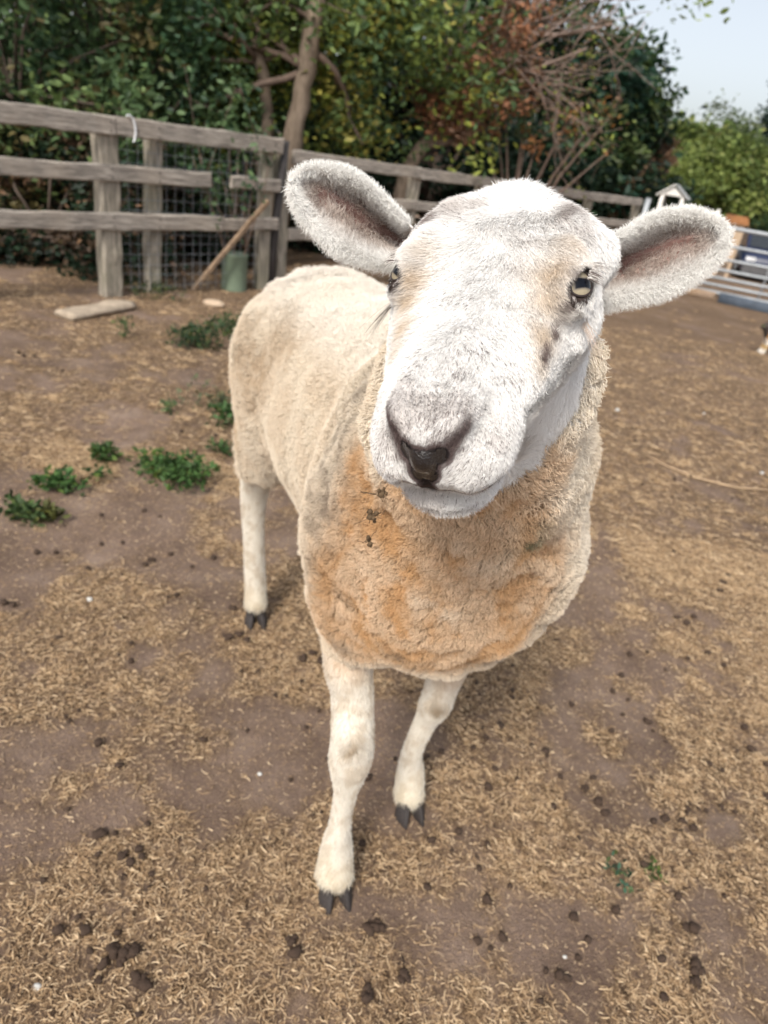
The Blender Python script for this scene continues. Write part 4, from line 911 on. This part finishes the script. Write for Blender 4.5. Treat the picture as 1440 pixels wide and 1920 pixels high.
# hooves
HOOF = NT('hoof_horn'); HOOF.bump(HOOF.noise(60, 5, .6, HOOF.obj((1, 1, 6))), .5, .002); HOOF = HOOF.done(HOOF.ramp(HOOF.noise(35, 5, .6), [(.3, (.020, .018, .020)), (.62, (.06, .052, .05)), (.8, (.22, .16, .10))]), .6, .3)
for li, leg in enumerate(LEGS):
    c0 = leg[-1][0]; parts_ = []; dx = BL_; 
    for sg in (-1, 1):
        rings = []; A = np.linspace(0, 2*pi, 18, endpoint=False)
        for z, ry, rx, fo, la in ((.052, .012, .014, .004, .012), (.036, .014, .018, .012, .015), (.016, .0145, .021, .018, .018), (.003, .0135, .022, .022, .020), (.0, .012, .020, .022, .020)):
            e = np.where(np.cos(A) > 0, 1.0+.35*np.cos(A)**3, 1.0)
            ctr = np.array([c0[0], c0[1], 0])+BF*(fo+.004)+dx*sg*la
            rings.append(ctr+BF*(np.cos(A)*rx*e)[:, None]+dx*(np.sin(A)*ry*(1-.35*np.clip(np.cos(A), 0, 1)))[:, None]+UPV*(z-.004*np.cos(A)[:, None]*(z > .04)))
        V = np.concatenate(rings); V[:, 2] += gzz(c0)*0; Q = [[a*18+b, a*18+(b+1) % 18, (a+1)*18+(b+1) % 18, (a+1)*18+b] for a in range(4) for b in range(18)]+[list(range(18)), [72+b for b in range(18)][::-1]]
        parts_.append((V, Q))
    V, Q = join(parts_); V[:, 2] += gzz(c0)-.006
    add('hoof', V, Q, HOOF, sheep)
# ---------- coat fibres ----------
rf = np.random.default_rng(9)
def sample(V, Q, N, wv, n):
    T = np.concatenate([Q[:, [0, 1, 2]], Q[:, [0, 2, 3]]]); a, b, c = V[T[:, 0]], V[T[:, 1]], V[T[:, 2]]
    ar = np.linalg.norm(np.cross(b-a, c-a), axis=1)*wv[T].mean(1); f = rf.choice(len(T), n, p=ar/ar.sum())
    u, v = rf.random(n), rf.random(n); s = u+v > 1; u[s] = 1-u[s]; v[s] = 1-v[s]; w0 = 1-u-v; t = T[f]
    bl = lambda X: X[t[:, 0]]*w0[:, None]+X[t[:, 1]]*u[:, None]+X[t[:, 2]]*v[:, None]
    nn = bl(N); nn /= np.linalg.norm(nn, axis=1, keepdims=True)+1e-9
    return bl(V), nn, bl
def tang(D, N): D = D-(D*N).sum(1, keepdims=True)*N; return D/(np.linalg.norm(D, axis=1, keepdims=True)+1e-9)
def vnoise(V, s, sd): return np.stack([noise(V, s, sd), noise(V, s, sd+1), noise(V, s, sd+2)], 1)-.5
camd = np.linalg.norm(SV-CC, axis=1); facing = ((CC-SV)*SN).sum(1)/camd
vis = .25+.75*smooth(facing, -.35, .0)
FURM = attrmat('coat_fibre', .55, .18)
def strands(P0, D0, L, N, K=5, curl=0.0, freq=0, droop=None):
    n = len(P0); t = np.linspace(0, 1, K); X = tang(rf.normal(size=(n, 3)), D0); Y = np.cross(D0, X); ph = rf.random(n)*6.28
    P = np.zeros((n, K, 3))
    for k in range(K):
        P[:, k] = P0+D0*(L*t[k])[:, None]
        if curl: a = ph+freq*t[k]; P[:, k] += (X*np.cos(a)[:, None]+Y*np.sin(a)[:, None])*(curl*L*min(1, t[k]*2))[:, None]
        if droop is not None: P[:, k] += droop*(L*t[k]**2)[:, None]
    return P
# face
h0 = hcS; eyeok = ((opend(SV) > .0016) & (eyed(SV) > .001)) & (np.minimum(segd(SV, *corn[0])[0], segd(SV, *corn[1])[0]) > .0036)
wv = fm*(nosed(SV) > .0036)*eyeok*(mouthd(SV) > .0020)*vis*(1+.5*smooth(h0[:, 0], .08, .14))
P0, N0, bl = sample(SV, SQ, SN, wv, 190000)
h, _ = coords(P0); n = len(P0); sg = np.tanh(h[:, 1]/.02)+.5*(noise(P0, 60, 99)-.5)
flow = np.stack([np.ones(n)*.9-1.9*smooth(-h[:, 0], .035, .085), sg*(.35+.8*smooth(np.abs(h[:, 1]), .01, .05)), -.1*np.ones(n)], 1)
flow = flow@HR.T+vnoise(P0, 22, 101)*1.8
mz = smooth(h[:, 0], .09, .13); flow = flow*(1-.25*mz[:, None]); 
D0 = tang(flow, N0)*(.85-.22*mz[:, None])+N0*(.27+.10*mz[:, None])+rf.normal(size=(n, 3))*.09+vnoise(P0, 150, 111)*.30; D0 /= np.linalg.norm(D0, axis=1, keepdims=True)
poll = smooth(-h[:, 0], .075, .11)
L = (.0060+.0032*rf.random(n))*(1-.42*mz)*(1+1.1*poll)*(1+.5*smooth(-h[:, 2], .07, .12)); L *= np.clip((nosed(P0)-.001)/.010, .3, 1)*np.clip(.3+opend(P0)/.010, .35, 1)*np.clip((mouthd(P0)-.0005)/.012, .2, 1)
PF = strands(P0, D0, L, N0, 4, .10, 2.5)
CF = pigment(P0, np.ones(n), np.zeros(n), np.zeros(n), True, rf.random(n)); CF *= (.90+.16*rf.random((n, 1)))
RF = (.00012+.00006*rf.random(n))[:, None]*np.array([1.1, 1, .8, .2])
fur = [(PF, RF, np.clip(np.stack([CF*.90, CF*.97, CF, CF*1.04], 1), 0, .97))]
# ears
for _, v, q, vv, tt, inn, td in earinfo:
    nn = normals(v, q); rim = smooth(np.abs(vv), .72, .95); wv = (.40+1.0*rim+.6*smooth(tt, .75, .95)-.36*np.exp(-((vv-.10)/.22)**2)*(tt < .7))*np.where(inn > .5, 1., .45)*(tt > .03)
    P0, N0, bl = sample(v, q, nn, wv, 30000); v_, t_, i_ = bl(vv[:, None])[:, 0], bl(tt[:, None])[:, 0], bl(inn[:, None])[:, 0]; n = len(P0)
    acr = v[35]-v[0]; acr /= np.linalg.norm(acr)     # lower to upper rim
    flow = td*.75+acr*(v_*.9)[:, None]+vnoise(P0, 35, 121)*2.6; D0 = tang(flow, N0)*.75+N0*.55+rf.normal(size=(n, 3))*.30; D0 /= np.linalg.norm(D0, axis=1, keepdims=True)
    L = (.0042+.003*rf.random(n))*(1+.5*i_*(1-smooth(np.abs(v_), .5, .9)))*(1+.35*smooth(-v_, .5, 1.0)); P = strands(P0, D0, L, N0, 4, .22, 3.0)
    c = earcol(P0, v_, t_, i_, True)*(.88+.2*rf.random((n, 1))); R = (.00011+.00006*rf.random(n))[:, None]*np.array([1.1, 1, .8, .2])
    fur.append((P, R, np.clip(np.stack([c*.8, c*.95, c*1.02, c*1.06], 1), 0, 1)))
# legs
P0, N0, bl = sample(SV, SQ, SN, lm*(SV[:, 2] > .03)*(SV[:, 2] < .60), 60000); n = len(P0)
D0 = tang(np.tile([0, 0, -1.], (n, 1))+vnoise(P0, 25, 131)*.9, N0)*.85+N0*.40+rf.normal(size=(n, 3))*.13; D0 /= np.linalg.norm(D0, axis=1, keepdims=True)
L = (.0055+.003*rf.random(n))*(1+1.0*smooth(-P0[:, 2], -.075, -.045)); P = strands(P0, D0, L, N0, 4, .08, 2)
c = pigment(P0, np.zeros(n), np.ones(n), np.zeros(n), True)*(.90+.16*rf.random((n, 1))); R = (.00022+.0001*rf.random(n))[:, None]*np.array([1.1, 1, .8, .25])
fur.append((P, R, np.clip(np.stack([c*.85, c, c, c*1.05], 1), 0, 1)))
curves('fur', *[np.concatenate([f[i] for f in fur]) for i in range(3)], FURM, sheep)
# wool: staples
wn = 400000; P0, N0, bl = sample(SV, SQ, SN, wl_*vis*(1+1.0*(SV[:, 1] < 1.1)), wn); n = wn
ln = bl(lumpn[:, None])[:, 0]; _, b = coords(P0); chs = smooth(b[:, 0], -.16, .04); rmp = smooth(-b[:, 0], .52, .70)
D0 = tang(np.tile([0, 0, -1.], (n, 1))*.6+vnoise(P0, 12, 141)*2.6+vnoise(P0, 34, 145)*1.5, N0)*.55+N0*.75+rf.normal(size=(n, 3))*.16; D0 /= np.linalg.norm(D0, axis=1, keepdims=True)
L = (.0075+.0042*rf.random(n))*(1+.25*chs+.8*rmp)*(.8+.4*ln)
P = strands(P0, D0, L, N0, 5, .16, 5.5)
cs_ = (np.where(chs+rmp > .4, .012, .007)*np.where(noise(P0, 30, 161) > .5, 1.5, .8))[:, None]; key = np.floor((P0+vnoise(P0, 60, 151)*.02)/cs_).astype(np.int64); kk_ = key[:, 0]*7919+key[:, 1]*104729+key[:, 2]*1299709
uq, inv = np.unique(kk_, return_inverse=True); cnt = np.bincount(inv).astype(float); tipc = np.stack([np.bincount(inv, P[:, -1, d])/cnt for d in range(3)], 1)
for k_, w_ in ((1, .05), (2, .16), (3, .31), (4, .43)): P[:, k_] = P[:, k_]*(1-w_)+tipc[inv]*w_+(rf.normal(size=(n, 3))*.0006 if k_ > 2 else 0)
c = pigment(P0, np.zeros(n), np.zeros(n), ln, True); tw = rf.random(len(uq))[inv][:, None]; c = c*(.90+.13*tw+.08*rf.random((n, 1)))
R = (.00025+.00012*rf.random(n))[:, None]*np.array([1.2, 1.1, 1, .8, .35])
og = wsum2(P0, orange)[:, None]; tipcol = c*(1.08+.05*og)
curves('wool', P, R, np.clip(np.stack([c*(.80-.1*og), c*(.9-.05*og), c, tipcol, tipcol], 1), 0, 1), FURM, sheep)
# lashes and whiskers
Ls = []
def lash(p, d, l, bend, c, r=.00012): 
    t = np.linspace(0, 1, 5)[:, None]; d = np.array(d)/np.linalg.norm(d); Ls.append((np.array(p)+d*l*t+np.array(bend)*l*t**2, np.full(5, r)*[1, 1, .8, .6, .2], np.tile(c, (5, 1))))
for sg in (-1, 1):
    for _ in range(110):       # upper lid tuft
        u = rf.uniform(-1, .4); p = EC[sg]+HR@np.array([u*.016-.004, sg*(.0125+.002*rf.random()), .0135-.002*abs(u)]); lash(p, HR@np.array([-.15+.5*rf.normal()*.4, sg*1.0, -.15+.2*rf.normal()]), rf.uniform(.006, .014), HR@np.array([0, 0, -.45]), [.78, .74, .70] if rf.random() < .7 else [.12, .09, .08])
    for _ in range(26):
        p = EC[sg]+HR@np.array([.010+.006*rf.normal()*.6, sg*.014, -.016]); lash(p, HR@np.array([.8+.2*rf.normal(), sg*.75, -.35+.2*rf.normal()]), rf.uniform(.018, .034), HR@np.array([.25, 0, -.2]), [.10, .08, .07] if sg < 0 else [.55, .45, .38], .00009)
for _ in range(34):
    x, y = rf.choice([rf.uniform(690, 755), rf.uniform(860, 965)]), rf.uniform(860, 965); p = surfpt(x, y); d = np.array([rf.normal()*.5+(x-825)/130, -.5, -.7+.3*rf.normal()]); lash(p, d, rf.uniform(.012, .032), [0, 0, -.2], [.70, .60, .48] if rf.random() < .7 else [.10, .08, .07], .00005)
curves('whiskers', *[np.stack([l[i] for l in Ls]) for i in range(3)], FURM, sheep)
# ---------- small things by the sheep ----------
SOILM = plain('dry_crumb', (.11, .075, .045), .95, .1, .4, 300)
k = np.random.default_rng(91)
def crumb(x, y, d, r, nm, label, extra=()):
    p = CC+ray(x, y)*d; parts_ = []
    for _ in range(7):
        v, q = ico(r*(.35+.4*k.random()), 1); v *= 1+.5*(noise(v+k.random()*9, 600, 2)-.5)[:, None]; parts_.append((v+p+k.normal(size=3)*r*[.45, .3, .6], q.tolist()))
    for _ in range(9):
        a = k.normal(size=3); parts_.append(tube([p, p+a*r*.7, p+a*r*1.1+k.normal(size=3)*r*.4], .00022, 4))
    for a, b in extra: parts_.append(tube([CC+ray(*a)*d, CC+ray(*b)*d], .0005, 5))
    add(nm, *join(parts_), SOILM, base=p, label=label, cat='crumb', smoothed=False, group='crumbs falling from the mouth')
crumb(716, 924, .455, .0035, 'hay_crumb', 'uppermost crumb of soil and hay stuck at the left side of the chin', [((676, 922), (706, 927))])
crumb(699, 967, .46, .0036, 'hay_crumb', 'dark crumb of soil and hay, middle one of three below the mouth')
crumb(691, 1016, .46, .0028, 'hay_crumb', 'lowest and palest of the three crumbs below the mouth')
p1, p2, p3 = at(1098, 975, .93), at(1085, 1020, .93), at(1066, 1085, .92)
add('straw_stalk', *tube([p1, p2, p3], .0013, 6), YST, base=p3, label='yellow straw stalk hanging from the wool at the right side of the chest', cat='straw')
a, b = G(1062, 1068, .01), G(1105, 1072, .008)
add('straw_stalk', *tube([a, b], .004, 6), plain('pale_straw', (.62, .48, .30), .8), base=a, label='short pale straw lying on the ground just right of the chest', cat='straw')
# cat at the right edge
cp = G(1433, 664); f = Field(np.arange(cp[0]-.16, cp[0]+.50, .008), np.arange(cp[1]-.14, cp[1]+.16, .008), np.arange(-.02, .36, .008)); cp = cp-np.array([.035, 0, 0]); X = np.array([cp[0], cp[1], 0]); I3 = np.eye(3)
f.ell(X+[.17, 0, .165], I3, (.17, .065, .072), .02); f.ell(X+[.03, 0, .17], I3, (.06, .055, .07), .03); f.cone(X+[.0, 0, .19], X+[-.045, -.01, .245], .042, .035, .02); f.ell(X+[-.06, -.015, .255], I3, (.042, .038, .036), .012); f.cone(X+[-.085, -.02, .245], X+[-.10, -.022, .242], .018, .014, .01)
for sg in (-1, 1):
    f.cone(X+[-.05, -.012+sg*.022, .28], X+[-.048, -.012+sg*.027, .312], .012, .004, .008)
    f.cone(X+[.02, sg*.03, .15], X+[.005, sg*.03, .03], .026, .017, .012); f.ell(X+[-.005, sg*.03, .014], I3, (.026, .016, .015), .01)
    f.cone(X+[.28, sg*.035, .16], X+[.33, sg*.035, .09], .045, .02, .012); f.cone(X+[.33, sg*.035, .09], X+[.31, sg*.035, .02], .018, .015, .01); f.ell(X+[.30, sg*.035, .013], I3, (.026, .016, .014), .01)
f.cone(X+[.32, 0, .19], X+[.44, .02, .10], .018, .012, .01)
cv, cq = f.mesh(); r_ = cv-X; nz = noise(cv, 18, 7)
cc_ = np.tile(np.array([.50, .26, .09]), (len(cv), 1)); cc_ = mixc(cc_, (.06, .05, .045), smooth(-r_[:, 0]+.02*nz, .02, .035)); cc_ = mixc(cc_, (.06, .05, .045), (smooth(nz, .6, .7)*(r_[:, 0] > .1))); cc_ = mixc(cc_, (.72, .66, .58), smooth(-r_[:, 2], -.165, -.13)*(r_[:, 0] < .08)*(r_[:, 0] > -.06)); cc_ = mixc(cc_, (.48, .33, .16), smooth(-np.abs(r_[:, 2]-.07), -.03, -.015)*(r_[:, 0] < .08)); cc_ = mixc(cc_, (.70, .66, .6), smooth(-r_[:, 2], -.035, -.02))
cat_ = empty('cat', X, label='ginger, white and dark cat standing on the ground at the right edge of the photo', cat='cat')
cv[:, 2] += gzz(X)
add('body', cv, cq, attrmat('cat_fur', .9, .1, 0, .3, 60), cat_, True, cc_)
for sg in (-1, 1): v, q = ico(.006, 2); add('eye', v+X+[-.094, -.018+sg*.018, .262+gzz(X)], q, plain('cat_eye', (.25, .30, .06), .15, .7), cat_)
